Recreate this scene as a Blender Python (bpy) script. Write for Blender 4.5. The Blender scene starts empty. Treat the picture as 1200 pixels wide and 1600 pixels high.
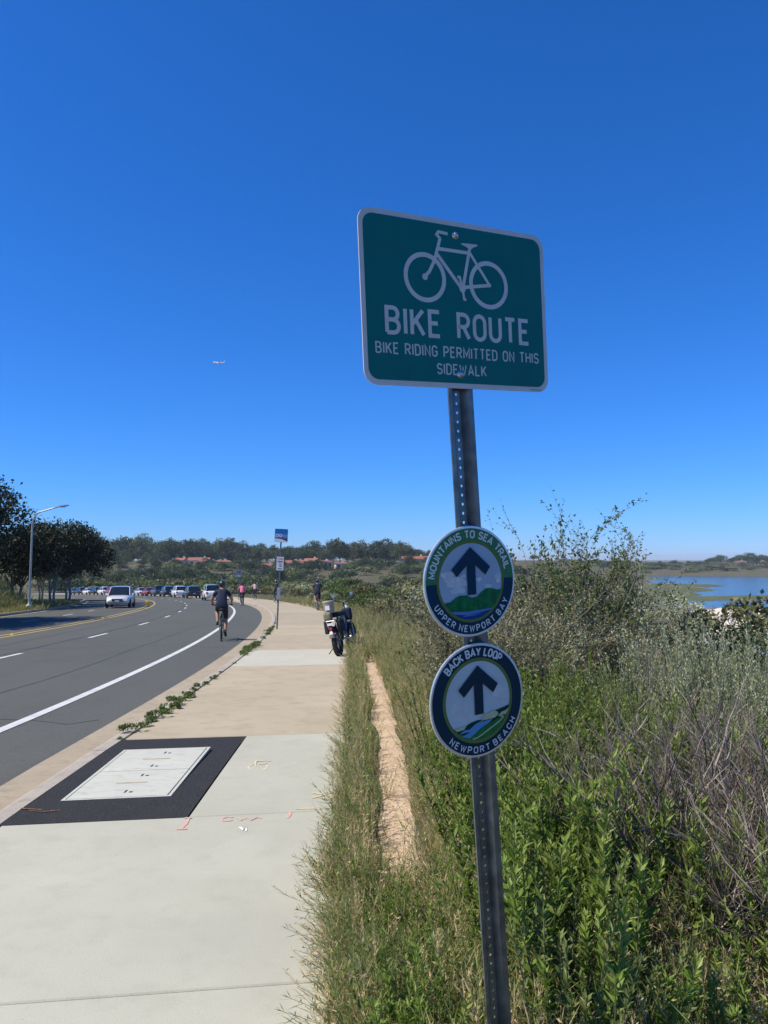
import bpy, bmesh, math, random
import numpy as np
from mathutils import Vector, Matrix

random.seed(7)
RNG = np.random.default_rng(11)
scene = bpy.context.scene
COL = scene.collection
rad = math.radians

# ------------------------------------------------------------------ camera
CAM_Z = 1.65
cam_d = bpy.data.cameras.new('camera')
cam_d.sensor_fit = 'VERTICAL'
cam_d.sensor_height = 36.0
cam_d.lens = 27.0
cam_d.clip_start = 0.05
cam_d.clip_end = 20000
cam = bpy.data.objects.new('camera', cam_d)
cam.location = (0, 0, CAM_Z)
cam.rotation_euler = (rad(90) + math.atan(72 / 1200), 0, 0)
COL.objects.link(cam)
scene.camera = cam

# ------------------------------------------------------------------ sky, sun, exposure
SUN_EL = rad(54)
SUN_DIR = Vector((-math.cos(SUN_EL) * math.cos(rad(18)), -math.cos(SUN_EL) * math.sin(rad(18)), math.sin(SUN_EL)))
world = bpy.data.worlds.new('World')
scene.world = world
world.use_nodes = True
wn, wl = world.node_tree.nodes, world.node_tree.links
wn.clear()
w_out = wn.new('ShaderNodeOutputWorld')
w_bg = wn.new('ShaderNodeBackground')
w_sky = wn.new('ShaderNodeTexSky')
w_sky.sky_type = 'NISHITA'
w_sky.sun_disc = False
w_sky.sun_elevation = SUN_EL
w_sky.sun_rotation = math.atan2(SUN_DIR.x, SUN_DIR.y)
w_sky.altitude = 0
w_sky.air_density = 1.0
w_sky.dust_density = 0.0
w_sky.ozone_density = 10.0
# the phone's deep blue rendering of a clear sky: per-channel gain and a steeper red
w_sep = wn.new('ShaderNodeSeparateColor')
w_com = wn.new('ShaderNodeCombineColor')
wl.new(w_sky.outputs['Color'], w_sep.inputs['Color'])
w_pow = wn.new('ShaderNodeMath')
w_pow.operation = 'POWER'
w_pow.inputs[1].default_value = 1.38
wl.new(w_sep.outputs[0], w_pow.inputs[0])
for w_i, (w_src, w_gain) in enumerate(((w_pow.outputs[0], 0.3126), (w_sep.outputs[1], 0.93), (w_sep.outputs[2], 1.6))):
    w_m = wn.new('ShaderNodeMath')
    w_m.operation = 'MULTIPLY'
    w_m.inputs[1].default_value = w_gain
    wl.new(w_src, w_m.inputs[0])
    wl.new(w_m.outputs[0], w_com.inputs[w_i])
w_bg.inputs['Strength'].default_value = 0.074
wl.new(w_com.outputs['Color'], w_bg.inputs['Color'])
wl.new(w_bg.outputs['Background'], w_out.inputs['Surface'])
sun_d = bpy.data.lights.new('sun', 'SUN')
sun_d.energy = 4.2
sun_d.angle = rad(0.53)
sun_d.color = (1.0, 0.925, 0.79)
sun = bpy.data.objects.new('sun', sun_d)
sun.rotation_euler = (-SUN_DIR).to_track_quat('-Z', 'Y').to_euler()
sun.location = (-40, -10, 60)
COL.objects.link(sun)
scene.view_settings.view_transform = 'Standard'
scene.view_settings.look = 'None'
scene.view_settings.gamma = 1.0
scene.view_settings.use_curve_mapping = False
scene.view_settings.exposure = 0.48
scene.cycles.max_bounces = 8
scene.cycles.transparent_max_bounces = 8

# ------------------------------------------------------------------ materials
MATS = {}


def new_mat(name):
    m = bpy.data.materials.new(name)
    m.use_nodes = True
    MATS[name] = m
    nt = m.node_tree
    b = nt.nodes['Principled BSDF']
    return m, nt, b


def flat(name, col, rough=0.6, metal=0.0, spec=0.5, var=0.0, scale=30.0, bump=0.0, bscale=None, coat=0.0):
    """plain coloured material with mild procedural wear"""
    m, nt, b = new_mat(name)
    b.inputs['Base Color'].default_value = (*col, 1)
    b.inputs['Roughness'].default_value = rough
    b.inputs['Metallic'].default_value = metal
    b.inputs['Specular IOR Level'].default_value = spec
    if coat:
        b.inputs['Coat Weight'].default_value = coat
        b.inputs['Coat Roughness'].default_value = 0.05
    if var or bump:
        tc = nt.nodes.new('ShaderNodeTexCoord')
        n = nt.nodes.new('ShaderNodeTexNoise')
        n.inputs['Scale'].default_value = scale
        n.inputs['Detail'].default_value = 5
        nt.links.new(tc.outputs['Object'], n.inputs['Vector'])
        if var:
            r = nt.nodes.new('ShaderNodeValToRGB')
            r.color_ramp.elements[0].position = 0.3
            r.color_ramp.elements[1].position = 0.7
            r.color_ramp.elements[0].color = (*[c * (1 - var) for c in col], 1)
            r.color_ramp.elements[1].color = (*[min(1, c * (1 + var)) for c in col], 1)
            nt.links.new(n.outputs['Fac'], r.inputs['Fac'])
            nt.links.new(r.outputs['Color'], b.inputs['Base Color'])
        if bump:
            n2 = n
            if bscale:
                n2 = nt.nodes.new('ShaderNodeTexNoise')
                n2.inputs['Scale'].default_value = bscale
                n2.inputs['Detail'].default_value = 4
                nt.links.new(tc.outputs['Object'], n2.inputs['Vector'])
            bp = nt.nodes.new('ShaderNodeBump')
            bp.inputs['Strength'].default_value = bump
            bp.inputs['Distance'].default_value = 0.01
            nt.links.new(n2.outputs['Fac'], bp.inputs['Height'])
            nt.links.new(bp.outputs['Normal'], b.inputs['Normal'])
    return m


def layered(name, base, layers, rough=0.85, bump=0.3, bscale=60.0, bdist=0.01, objvar=0.0, spec=0.3):
    """world-space surface: base colour with noise layers (scale, lo, hi, colour, detail, stretch)"""
    m, nt, b = new_mat(name)
    N, L = nt.nodes, nt.links
    b.inputs['Roughness'].default_value = rough
    b.inputs['Specular IOR Level'].default_value = spec
    g = N.new('ShaderNodeNewGeometry')
    rgb = N.new('ShaderNodeRGB')
    rgb.outputs[0].default_value = (*base, 1)
    cur = rgb.outputs[0]
    for k, (sc, lo, hi, col, det, stretch) in enumerate(layers):
        mp = N.new('ShaderNodeMapping')
        mp.inputs['Scale'].default_value = stretch
        mp.inputs['Location'].default_value = (k * 7.3, k * 3.1, 0)
        L.new(g.outputs['Position'], mp.inputs['Vector'])
        n = N.new('ShaderNodeTexNoise')
        n.inputs['Scale'].default_value = sc
        n.inputs['Detail'].default_value = det
        n.inputs['Roughness'].default_value = 0.6
        L.new(mp.outputs['Vector'], n.inputs['Vector'])
        mr = N.new('ShaderNodeMapRange')
        mr.inputs['From Min'].default_value = lo
        mr.inputs['From Max'].default_value = hi
        L.new(n.outputs['Fac'], mr.inputs['Value'])
        mx = N.new('ShaderNodeMix')
        mx.data_type = 'RGBA'
        mx.inputs['B'].default_value = (*col, 1)
        L.new(mr.outputs['Result'], mx.inputs['Factor'])
        L.new(cur, mx.inputs['A'])
        cur = mx.outputs['Result']
    if objvar:
        oi = N.new('ShaderNodeObjectInfo')
        mr = N.new('ShaderNodeMapRange')
        mr.inputs['To Min'].default_value = 1 - objvar
        mr.inputs['To Max'].default_value = 1 + objvar
        L.new(oi.outputs['Random'], mr.inputs['Value'])
        hs = N.new('ShaderNodeHueSaturation')
        L.new(mr.outputs['Result'], hs.inputs['Value'])
        L.new(cur, hs.inputs['Color'])
        cur = hs.outputs['Color']
    L.new(cur, b.inputs['Base Color'])
    n2 = N.new('ShaderNodeTexNoise')
    n2.inputs['Scale'].default_value = bscale
    n2.inputs['Detail'].default_value = 6
    L.new(g.outputs['Position'], n2.inputs['Vector'])
    bp = N.new('ShaderNodeBump')
    bp.inputs['Strength'].default_value = bump
    bp.inputs['Distance'].default_value = bdist
    L.new(n2.outputs['Fac'], bp.inputs['Height'])
    L.new(bp.outputs['Normal'], b.inputs['Normal'])
    return m


def leafmat(name, cols, trans=0.35, rough=0.5, objvar=0.15):
    """foliage: colour by the per-leaf attribute 'var', with some light through the leaf"""
    m, nt, b = new_mat(name)
    N, L = nt.nodes, nt.links
    at = N.new('ShaderNodeAttribute')
    at.attribute_name = 'var'
    rp = N.new('ShaderNodeValToRGB')
    els = rp.color_ramp.elements
    while len(els) < len(cols):
        els.new(0.5)
    for i, c in enumerate(cols):
        els[i].position = i / max(1, len(cols) - 1)
        els[i].color = (*c, 1)
    L.new(at.outputs['Fac'], rp.inputs['Fac'])
    oi = N.new('ShaderNodeObjectInfo')
    mr = N.new('ShaderNodeMapRange')
    mr.inputs['To Min'].default_value = 1 - objvar
    mr.inputs['To Max'].default_value = 1 + objvar
    L.new(oi.outputs['Random'], mr.inputs['Value'])
    hs = N.new('ShaderNodeHueSaturation')
    L.new(mr.outputs['Result'], hs.inputs['Value'])
    L.new(rp.outputs['Color'], hs.inputs['Color'])
    b.inputs['Roughness'].default_value = rough
    b.inputs['Specular IOR Level'].default_value = 0.35
    L.new(hs.outputs['Color'], b.inputs['Base Color'])
    if trans:
        tr = N.new('ShaderNodeBsdfTranslucent')
        L.new(hs.outputs['Color'], tr.inputs['Color'])
        mx = N.new('ShaderNodeMixShader')
        mx.inputs[0].default_value = trans
        L.new(b.outputs[0], mx.inputs[1])
        L.new(tr.outputs[0], mx.inputs[2])
        L.new(mx.outputs[0], N['Material Output'].inputs['Surface'])
    return m


ONE = (1, 1, 1)
layered('concrete_grey', (0.401, 0.393, 0.305), [
    (0.9, 0.35, 0.7, (0.453, 0.444, 0.350), 5, ONE), (5.0, 0.5, 0.85, (0.368, 0.359, 0.279), 6, ONE),
    (2.2, 0.60, 0.85, (0.359, 0.346, 0.268), 8, (1, 1.5, 1)), (160, 0.6, 0.75, (0.282, 0.273, 0.215), 2, ONE), (26, 0.735, 0.76, (0.141, 0.132, 0.109), 3, ONE), (0.35, 0.5, 0.75, (0.361, 0.352, 0.287), 6, ONE)],
    rough=0.9, bump=0.25, bscale=90, bdist=0.004, objvar=0.04)
layered('concrete_tan', (0.374, 0.316, 0.215), [
    (0.7, 0.35, 0.7, (0.418, 0.356, 0.247), 5, ONE), (3.5, 0.5, 0.75, (0.320, 0.271, 0.184), 6, ONE),
    (1.4, 0.58, 0.8, (0.320, 0.267, 0.180), 8, (1, 1.8, 1)), (160, 0.6, 0.75, (0.249, 0.214, 0.149), 2, ONE)],
    rough=0.9, bump=0.3, bscale=80, bdist=0.005, objvar=0.07)
layered('concrete_white', (0.445, 0.425, 0.338), [
    (1.0, 0.4, 0.7, (0.477, 0.457, 0.368), 5, ONE), (6, 0.5, 0.8, (0.397, 0.377, 0.295), 6, ONE)],
    rough=0.9, bump=0.2, bscale=90, bdist=0.004, objvar=0.03)
layered('gutter_concrete', (0.346, 0.288, 0.200), [
    (1.2, 0.35, 0.7, (0.402, 0.339, 0.240), 5, ONE), (9, 0.5, 0.75, (0.271, 0.224, 0.157), 6, ONE),
    (120, 0.58, 0.72, (0.206, 0.174, 0.125), 2, ONE)], rough=0.92, bump=0.4, bscale=70, bdist=0.006)
layered('asphalt', (0.088, 0.091, 0.077), [
    (0.25, 0.4, 0.7, (0.101, 0.103, 0.089), 4, (1, 0.25, 1)), (1.3, 0.5, 0.75, (0.077, 0.079, 0.069), 6, (1, 0.3, 1)),
    (110, 0.52, 0.68, (0.125, 0.127, 0.106), 2, ONE), (85, 0.56, 0.66, (0.044, 0.045, 0.040), 2, ONE)],
    rough=0.85, bump=0.5, bscale=120, bdist=0.006)
layered('asphalt_patch', (0.025, 0.025, 0.024), [
    (60, 0.5, 0.7, (0.043, 0.043, 0.040), 3, ONE), (2.0, 0.5, 0.7, (0.033, 0.031, 0.028), 4, ONE),
    (90, 0.58, 0.68, (0.012, 0.012, 0.012), 2, ONE)], rough=0.85, bump=0.9, bscale=70, bdist=0.012)
layered('polymer_lid', (0.473, 0.473, 0.398), [
    (2.5, 0.4, 0.7, (0.516, 0.516, 0.436), 5, ONE), (8, 0.52, 0.72, (0.389, 0.389, 0.321), 7, (1, 2, 1))],
    rough=0.8, bump=0.15, bscale=120, bdist=0.003)
layered('sandy_soil', (0.52, 0.375, 0.235), [
    (3.0, 0.4, 0.7, (0.60, 0.46, 0.31), 5, ONE), (25, 0.5, 0.7, (0.42, 0.29, 0.175), 5, ONE)],
    rough=0.95, bump=0.8, bscale=35, bdist=0.02)
layered('pale_sand', (0.62, 0.56, 0.47), [
    (0.5, 0.45, 0.7, (0.50, 0.44, 0.36), 6, ONE), (2.0, 0.55, 0.75, (0.42, 0.37, 0.29), 6, ONE)],
    rough=0.95, bump=1.0, bscale=1.2, bdist=0.3)
layered('mud', (0.17, 0.145, 0.13), [
    (0.05, 0.4, 0.7, (0.21, 0.18, 0.165), 5, ONE), (0.3, 0.5, 0.7, (0.145, 0.125, 0.105), 5, ONE)], rough=0.6, bump=0.3, bscale=0.8, bdist=0.1)
layered('marsh', (0.085, 0.10, 0.04), [
    (0.08, 0.4, 0.7, (0.11, 0.125, 0.05), 5, ONE), (0.5, 0.5, 0.7, (0.06, 0.075, 0.032), 5, ONE)], rough=0.95, bump=1.0, bscale=2.0, bdist=0.3)
layered('brush_ground', (0.085, 0.078, 0.04), [
    (0.03, 0.42, 0.62, (0.075, 0.085, 0.033), 5, ONE), (0.11, 0.5, 0.7, (0.15, 0.125, 0.07), 5, ONE),
    (0.6, 0.5, 0.65, (0.055, 0.062, 0.027), 5, ONE), (4.0, 0.5, 0.7, (0.15, 0.115, 0.07), 5, ONE)],
    rough=0.97, bump=1.0, bscale=1.5, bdist=0.4)
layered('grass_ground', (0.130, 0.150, 0.039), [
    (0.3, 0.42, 0.62, (0.208, 0.195, 0.065), 5, ONE), (2.0, 0.5, 0.7, (0.091, 0.111, 0.029), 5, ONE)],
    rough=0.97, bump=0.8, bscale=6, bdist=0.1)
layered('paint_white', (0.587, 0.587, 0.561), [(3.0, 0.5, 0.75, (0.445, 0.445, 0.427), 6, ONE), (40, 0.6, 0.72, (0.223, 0.223, 0.223), 4, ONE)], rough=0.7, bump=0.3, bscale=100, bdist=0.003)
layered('paint_yellow', (0.50, 0.36, 0.10), [(2.0, 0.45, 0.75, (0.36, 0.28, 0.11), 6, ONE), (40, 0.58, 0.72, (0.17, 0.15, 0.12), 4, ONE)], rough=0.7, bump=0.3, bscale=100, bdist=0.003)
layered('paint_worn', (0.20, 0.20, 0.20), [(14, 0.5, 0.65, (0.38, 0.38, 0.38), 6, ONE)], rough=0.8, bump=0.3, bscale=100, bdist=0.003)


def spray(name, col, under):
    return layered(name, col, [(45, 0.46, 0.60, under, 5, ONE)], rough=0.85, bump=0.2, bscale=90, bdist=0.003)


spray('spray_red', (0.62, 0.33, 0.27), (0.48, 0.44, 0.37))
spray('spray_yellow', (0.62, 0.53, 0.28), (0.48, 0.46, 0.36))
spray('spray_white', (0.78, 0.77, 0.74), (0.62, 0.60, 0.56))
spray('rust_stain', (0.30, 0.14, 0.06), (0.06, 0.05, 0.045))
flat('joint_dark', (0.10, 0.092, 0.08), 0.95, var=0.3, scale=20)  # dark soil tone of the kerb crack, shared by slab bed and vault recess

# signs and metal
flat('sign_green', (0.0, 0.155, 0.142), 0.5, spec=0.2, var=0.06, scale=12)
flat('sign_silver', (0.60, 0.58, 0.54), 0.4, var=0.06, scale=25)
flat('galvanised', (0.16, 0.18, 0.185), 0.34, metal=0.65, var=0.35, scale=22, bump=0.1)
flat('galvanised_light', (0.42, 0.43, 0.43), 0.45, metal=0.5, var=0.12, scale=8)
flat('bolt_steel', (0.55, 0.55, 0.55), 0.3, metal=0.9)
flat('alu', (0.75, 0.75, 0.74), 0.35, metal=0.6, var=0.08, scale=40)
flat('em_navy', (0.008, 0.042, 0.078), 0.55, spec=0.12)
flat('em_navy_dark', (0.012, 0.034, 0.052), 0.55, spec=0.12)
flat('em_green', (0.05, 0.20, 0.085), 0.55, spec=0.12)
flat('em_olive', (0.13, 0.19, 0.05), 0.55, spec=0.12)
flat('em_sky', (0.36, 0.46, 0.54), 0.55, spec=0.12, var=0.08, scale=8)
flat('em_sky_b', (0.52, 0.58, 0.56), 0.55, spec=0.12, var=0.08, scale=8)
flat('em_cloud', (0.56, 0.60, 0.60), 0.55, spec=0.12, var=0.12, scale=60)
flat('em_cloud_b', (0.58, 0.60, 0.57), 0.55, spec=0.12, var=0.1, scale=30)
flat('em_hill', (0.012, 0.15, 0.05), 0.55, spec=0.12, var=0.35, scale=60)
flat('em_hill_b', (0.02, 0.18, 0.04), 0.55, spec=0.12, var=0.3, scale=60)
flat('em_dkgreen', (0.006, 0.05, 0.022), 0.55, spec=0.12)
flat('em_water', (0.012, 0.055, 0.22), 0.55, spec=0.12)
flat('em_water_lt', (0.11, 0.23, 0.50), 0.55, spec=0.12)
flat('em_water_b', (0.11, 0.30, 0.52), 0.55, spec=0.12)
flat('em_tan', (0.55, 0.52, 0.30), 0.55, spec=0.12, var=0.1, scale=80)
flat('em_path', (0.46, 0.46, 0.28), 0.55, spec=0.12)
flat('em_text', (0.72, 0.73, 0.70), 0.55, spec=0.12)
flat('white_panel', (0.80, 0.80, 0.78), 0.45)
flat('red_print', (0.55, 0.04, 0.05), 0.45)
flat('dark_print', (0.05, 0.05, 0.055), 0.45)
flat('bus_blue', (0.01, 0.16, 0.42), 0.4, var=0.1, scale=10)
flat('bus_lightblue', (0.12, 0.30, 0.62), 0.4)
flat('bus_red', (0.16, 0.03, 0.05), 0.4)
flat('bus_grey', (0.08, 0.16, 0.24), 0.4)
flat('yellow_plastic', (0.75, 0.48, 0.03), 0.4)

# things
flat('black_rubber', (0.018, 0.018, 0.019), 0.8)
flat('black_paint', (0.02, 0.021, 0.024), 0.35, coat=0.3)
flat('black_cloth', (0.022, 0.024, 0.03), 0.9, var=0.2, scale=30)
flat('navy_cloth', (0.012, 0.02, 0.045), 0.9, var=0.2, scale=30)
flat('dark_shorts', (0.018, 0.02, 0.026), 0.9)
flat('pink_cloth', (0.75, 0.20, 0.30), 0.85, var=0.1, scale=20)
flat('pale_cloth', (0.55, 0.42, 0.40), 0.85)
flat('skin', (0.42, 0.24, 0.16), 0.55)
flat('hair', (0.03, 0.02, 0.015), 0.7)
flat('shoe_dark', (0.03, 0.03, 0.033), 0.7)
flat('shoe_white', (0.65, 0.65, 0.63), 0.6)
flat('chrome', (0.75, 0.75, 0.75), 0.2, metal=1.0)
flat('silver_metal', (0.55, 0.56, 0.57), 0.3, metal=0.8)
flat('tan_bucket', (0.42, 0.36, 0.27), 0.7, var=0.12, scale=10)
flat('olive_bag', (0.20, 0.19, 0.12), 0.9, var=0.2, scale=15)
flat('red_lens', (0.50, 0.02, 0.02), 0.25, coat=0.5)
flat('head_lens', (0.80, 0.82, 0.84), 0.12, coat=0.8)
flat('glass_dark', (0.012, 0.015, 0.018), 0.06, spec=0.8)
flat('car_silver', (0.60, 0.62, 0.63), 0.3, metal=0.1, coat=0.8)
flat('car_white', (0.78, 0.78, 0.77), 0.3, coat=0.8)
flat('car_black', (0.014, 0.016, 0.022), 0.25, coat=0.8)
flat('car_grey', (0.14, 0.15, 0.17), 0.3, metal=0.3, coat=0.8)
flat('car_blue', (0.05, 0.09, 0.14), 0.3, metal=0.3, coat=0.8)
flat('car_red', (0.32, 0.025, 0.03), 0.3, coat=0.8)
flat('stucco_white', (0.74, 0.70, 0.64), 0.9, var=0.06, scale=2, bump=0.3)
flat('stucco_cream', (0.62, 0.52, 0.42), 0.9, var=0.06, scale=2)
layered('roof_tile', (0.27, 0.105, 0.07), [(0.8, 0.45, 0.7, (0.34, 0.15, 0.105), 5, ONE), (5, 0.5, 0.7, (0.20, 0.075, 0.05), 4, ONE)], rough=0.9, bump=0.8, bscale=4, bdist=0.15, objvar=0.12)
flat('bark', (0.13, 0.11, 0.09), 0.95, var=0.35, scale=6, bump=0.8)
flat('bark_pale', (0.33, 0.30, 0.26), 0.95, var=0.3, scale=5, bump=0.6)
flat('twig', (0.16, 0.125, 0.095), 0.95, var=0.3, scale=8)
flat('twig_green', (0.13, 0.14, 0.055), 0.9, var=0.3, scale=8)
flat('plane_white', (0.85, 0.85, 0.85), 0.35)

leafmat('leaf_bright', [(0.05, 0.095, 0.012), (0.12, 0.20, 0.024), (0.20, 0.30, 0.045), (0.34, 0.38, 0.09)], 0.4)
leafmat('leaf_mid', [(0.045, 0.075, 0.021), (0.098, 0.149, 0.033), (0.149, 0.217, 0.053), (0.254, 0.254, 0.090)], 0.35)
leafmat('leaf_dark', [(0.012, 0.022, 0.008), (0.026, 0.045, 0.014), (0.05, 0.075, 0.024), (0.085, 0.105, 0.04)], 0.25)
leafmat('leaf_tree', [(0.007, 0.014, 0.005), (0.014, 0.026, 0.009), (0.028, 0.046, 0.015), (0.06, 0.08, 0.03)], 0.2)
leafmat('leaf_olive', [(0.066, 0.074, 0.029), (0.132, 0.141, 0.053), (0.206, 0.206, 0.091), (0.296, 0.272, 0.141)], 0.3)
leafmat('leaf_sage', [(0.221, 0.247, 0.131), (0.326, 0.357, 0.200), (0.430, 0.462, 0.273), (0.557, 0.557, 0.357)], 0.3)
leafmat('weed', [(0.117, 0.182, 0.043), (0.236, 0.289, 0.082), (0.407, 0.365, 0.160), (0.706, 0.536, 0.320)], 0.35)
leafmat('dry_stem', [(0.158, 0.119, 0.079), (0.277, 0.218, 0.152), (0.396, 0.330, 0.244), (0.554, 0.475, 0.370)], 0.1)
leafmat('dead_wood', [(0.075, 0.056, 0.042), (0.14, 0.11, 0.085), (0.22, 0.18, 0.145), (0.46, 0.40, 0.33)], 0.0)
leafmat('leaf_ridge', [(0.021, 0.039, 0.014), (0.039, 0.067, 0.023), (0.067, 0.101, 0.037), (0.115, 0.144, 0.057)], 0.25, objvar=0.3)
leafmat('leaf_ridge_light', [(0.05, 0.065, 0.025), (0.085, 0.105, 0.04), (0.12, 0.14, 0.06), (0.17, 0.175, 0.085)], 0.25, objvar=0.25)
leafmat('grass_blade', [(0.081, 0.122, 0.026), (0.163, 0.204, 0.049), (0.293, 0.276, 0.098), (0.455, 0.357, 0.179)], 0.35)

# water
m, nt, b = new_mat('water')
b.inputs['Base Color'].default_value = (0.012, 0.035, 0.07, 1)
b.inputs['Roughness'].default_value = 0.12
b.inputs['IOR'].default_value = 1.33
g = nt.nodes.new('ShaderNodeNewGeometry')
n = nt.nodes.new('ShaderNodeTexNoise')
n.inputs['Scale'].default_value = 0.6
n.inputs['Detail'].default_value = 6
bp = nt.nodes.new('ShaderNodeBump')
bp.inputs['Strength'].default_value = 0.5
bp.inputs['Distance'].default_value = 0.25
nt.links.new(g.outputs['Position'], n.inputs['Vector'])
nt.links.new(n.outputs['Fac'], bp.inputs['Height'])
nt.links.new(bp.outputs['Normal'], b.inputs['Normal'])


# ------------------------------------------------------------------ helpers: objects
def tag(o, label=None, cat=None, group=None, kind=None):
    if label:
        o['label'] = label
    if cat:
        o['category'] = cat
    if group:
        o['group'] = group
    if kind:
        o['kind'] = kind
    return o


def link(name, mesh, mats=None, parent=None, loc=None, rotz=0.0):
    o = bpy.data.objects.new(name, mesh)
    COL.objects.link(o)
    if mats is not None and mesh is not None and len(mesh.materials) == 0:
        for mm in ([mats] if isinstance(mats, str) else mats):
            mesh.materials.append(MATS[mm])
    if parent:
        o.parent = parent
    if loc is not None:
        o.location = loc
    if rotz:
        o.rotation_euler.z = rotz
    return o


def empty(name, loc=(0, 0, 0), rotz=0.0, label=None, cat=None, group=None):
    o = bpy.data.objects.new(name, None)
    o.empty_display_size = 0.2
    COL.objects.link(o)
    o.location = loc
    o.rotation_euler.z = rotz
    return tag(o, label, cat, group)


def dup(o, parent=None):
    c = o.copy()
    COL.objects.link(c)
    if parent:
        c.parent = parent
    for ch in list(o.children):
        dup(ch, c)
    return c


class Geo:
    """collects triangles / quads with numpy, per-face 'var' and material index"""

    def __init__(self):
        self.v, self.f, self.var, self.mi, self.n = [], [], [], [], 0

    def add(self, v, f, var=None, mi=0):
        v = np.asarray(v, float).reshape(-1, 3)
        f = [tuple(int(i) + self.n for i in q) for q in f]
        self.v.append(v)
        self.f.extend(f)
        self.n += len(v)
        k = len(f)
        self.var.append(np.full(k, 0.5) if var is None else np.broadcast_to(np.asarray(var, float), (k,)))
        self.mi.append(np.full(k, mi, int))
        return self

    # -- primitives
    def box(self, x0, x1, y0, y1, z0, z1, mi=0):
        v = [(x, y, z) for z in (z0, z1) for y in (y0, y1) for x in (x0, x1)]
        return self.add(v, [(0, 2, 3, 1), (4, 5, 7, 6), (0, 1, 5, 4), (2, 6, 7, 3), (0, 4, 6, 2), (1, 3, 7, 5)], mi=mi)

    def tube(self, pts, r, sides=6, cap=True, var=None, mi=0):
        pts = np.asarray(pts, float)
        n = len(pts)
        r = np.broadcast_to(np.asarray(r, float), (n,))
        tg = np.gradient(pts, axis=0)
        tg /= np.linalg.norm(tg, axis=1)[:, None] + 1e-12
        ref = np.array([0, 0, 1.0]) if abs(tg[0][2]) < 0.9 else np.array([1.0, 0, 0])
        a = np.cross(tg, ref)
        a /= np.linalg.norm(a, axis=1)[:, None] + 1e-12
        bb = np.cross(tg, a)
        th = np.linspace(0, 2 * np.pi, sides, endpoint=False)
        ring = pts[:, None, :] + r[:, None, None] * (np.cos(th)[None, :, None] * a[:, None, :] + np.sin(th)[None, :, None] * bb[:, None, :])
        f = []
        for i in range(n - 1):
            for j in range(sides):
                k = (j + 1) % sides
                f.append((i * sides + j, i * sides + k, (i + 1) * sides + k, (i + 1) * sides + j))
        if cap:
            f.append(tuple(range(sides)))
            f.append(tuple((n - 1) * sides + j for j in reversed(range(sides))))
        return self.add(ring.reshape(-1, 3), f, var, mi)

    def torus(self, c, R, r, axis='x', n=28, k=8, mi=0, squash=1.0):
        th = np.linspace(0, 2 * np.pi, n, endpoint=False)
        ph = np.linspace(0, 2 * np.pi, k, endpoint=False)
        T, P = np.meshgrid(th, ph, indexing='ij')
        rr = R + r * np.cos(P)
        u, w, h = rr * np.cos(T), rr * np.sin(T), r * np.sin(P) * squash
        v = {'x': (h, u, w), 'y': (u, h, w), 'z': (u, w, h)}[axis]
        v = np.stack([q.ravel() for q in v], 1) + np.asarray(c)
        f = [(i * k + j, ((i + 1) % n) * k + j, ((i + 1) % n) * k + (j + 1) % k, i * k + (j + 1) % k) for i in range(n) for j in range(k)]
        return self.add(v, f, mi=mi)

    def lathe(self, prof, c=(0, 0, 0), axis='z', n=20, mi=0):
        prof = np.asarray(prof, float)
        th = np.linspace(0, 2 * np.pi, n, endpoint=False)
        m = len(prof)
        u = prof[:, 0][None, :] * np.cos(th)[:, None]
        w = prof[:, 0][None, :] * np.sin(th)[:, None]
        h = np.broadcast_to(prof[:, 1][None, :], u.shape)
        v = {'x': (h, u, w), 'y': (u, h, w), 'z': (u, w, h)}[axis]
        v = np.stack([q.ravel() for q in v], 1) + np.asarray(c)
        f = [(i * m + j, ((i + 1) % n) * m + j, ((i + 1) % n) * m + j + 1, i * m + j + 1) for i in range(n) for j in range(m - 1)]
        return self.add(v, f, mi=mi)

    def loft(self, secs, closed=True, cap=True, mi=0):
        n, k = len(secs), len(secs[0])
        v = np.asarray(secs, float).reshape(-1, 3)
        f = []
        for i in range(n - 1):
            for j in range(k if closed else k - 1):
                q = (j + 1) % k
                f.append((i * k + j, i * k + q, (i + 1) * k + q, (i + 1) * k + j))
        if cap:
            f.append(tuple(reversed(range(k))))
            f.append(tuple((n - 1) * k + j for j in range(k)))
        return self.add(v, f, mi=mi)

    def leaves(self, base, d, nrm, length, width, var, fold=0.15, mi=0):
        base, d, nrm = (np.asarray(q, float) for q in (base, d, nrm))
        n = len(base)
        if n == 0:
            return self
        d = d / (np.linalg.norm(d, axis=1)[:, None] + 1e-9)
        s = np.cross(d, nrm)
        s /= np.linalg.norm(s, axis=1)[:, None] + 1e-9
        up = np.cross(s, d)
        length = np.broadcast_to(np.asarray(length, float), (n,))[:, None]
        width = np.broadcast_to(np.asarray(width, float), (n,))[:, None]
        mid = base + d * length * 0.45
        v = np.stack([base, mid + s * width * 0.5 + up * width * fold, base + d * length, mid - s * width * 0.5 + up * width * fold], 1).reshape(-1, 3)
        i = np.arange(n) * 4
        f = np.stack([np.stack([i, i + 1, i + 2], 1), np.stack([i, i + 2, i + 3], 1)], 1).reshape(-1, 3)
        return self.add(v, f.tolist(), np.repeat(np.broadcast_to(np.asarray(var, float), (n,)), 2), mi)

    def shear(self, k):
        for v in self.v:
            v[:, 1] += k * v[:, 0]
        return self

    def arrays(self):
        return np.concatenate(self.v), self.f, np.concatenate(self.var), np.concatenate(self.mi)

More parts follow.
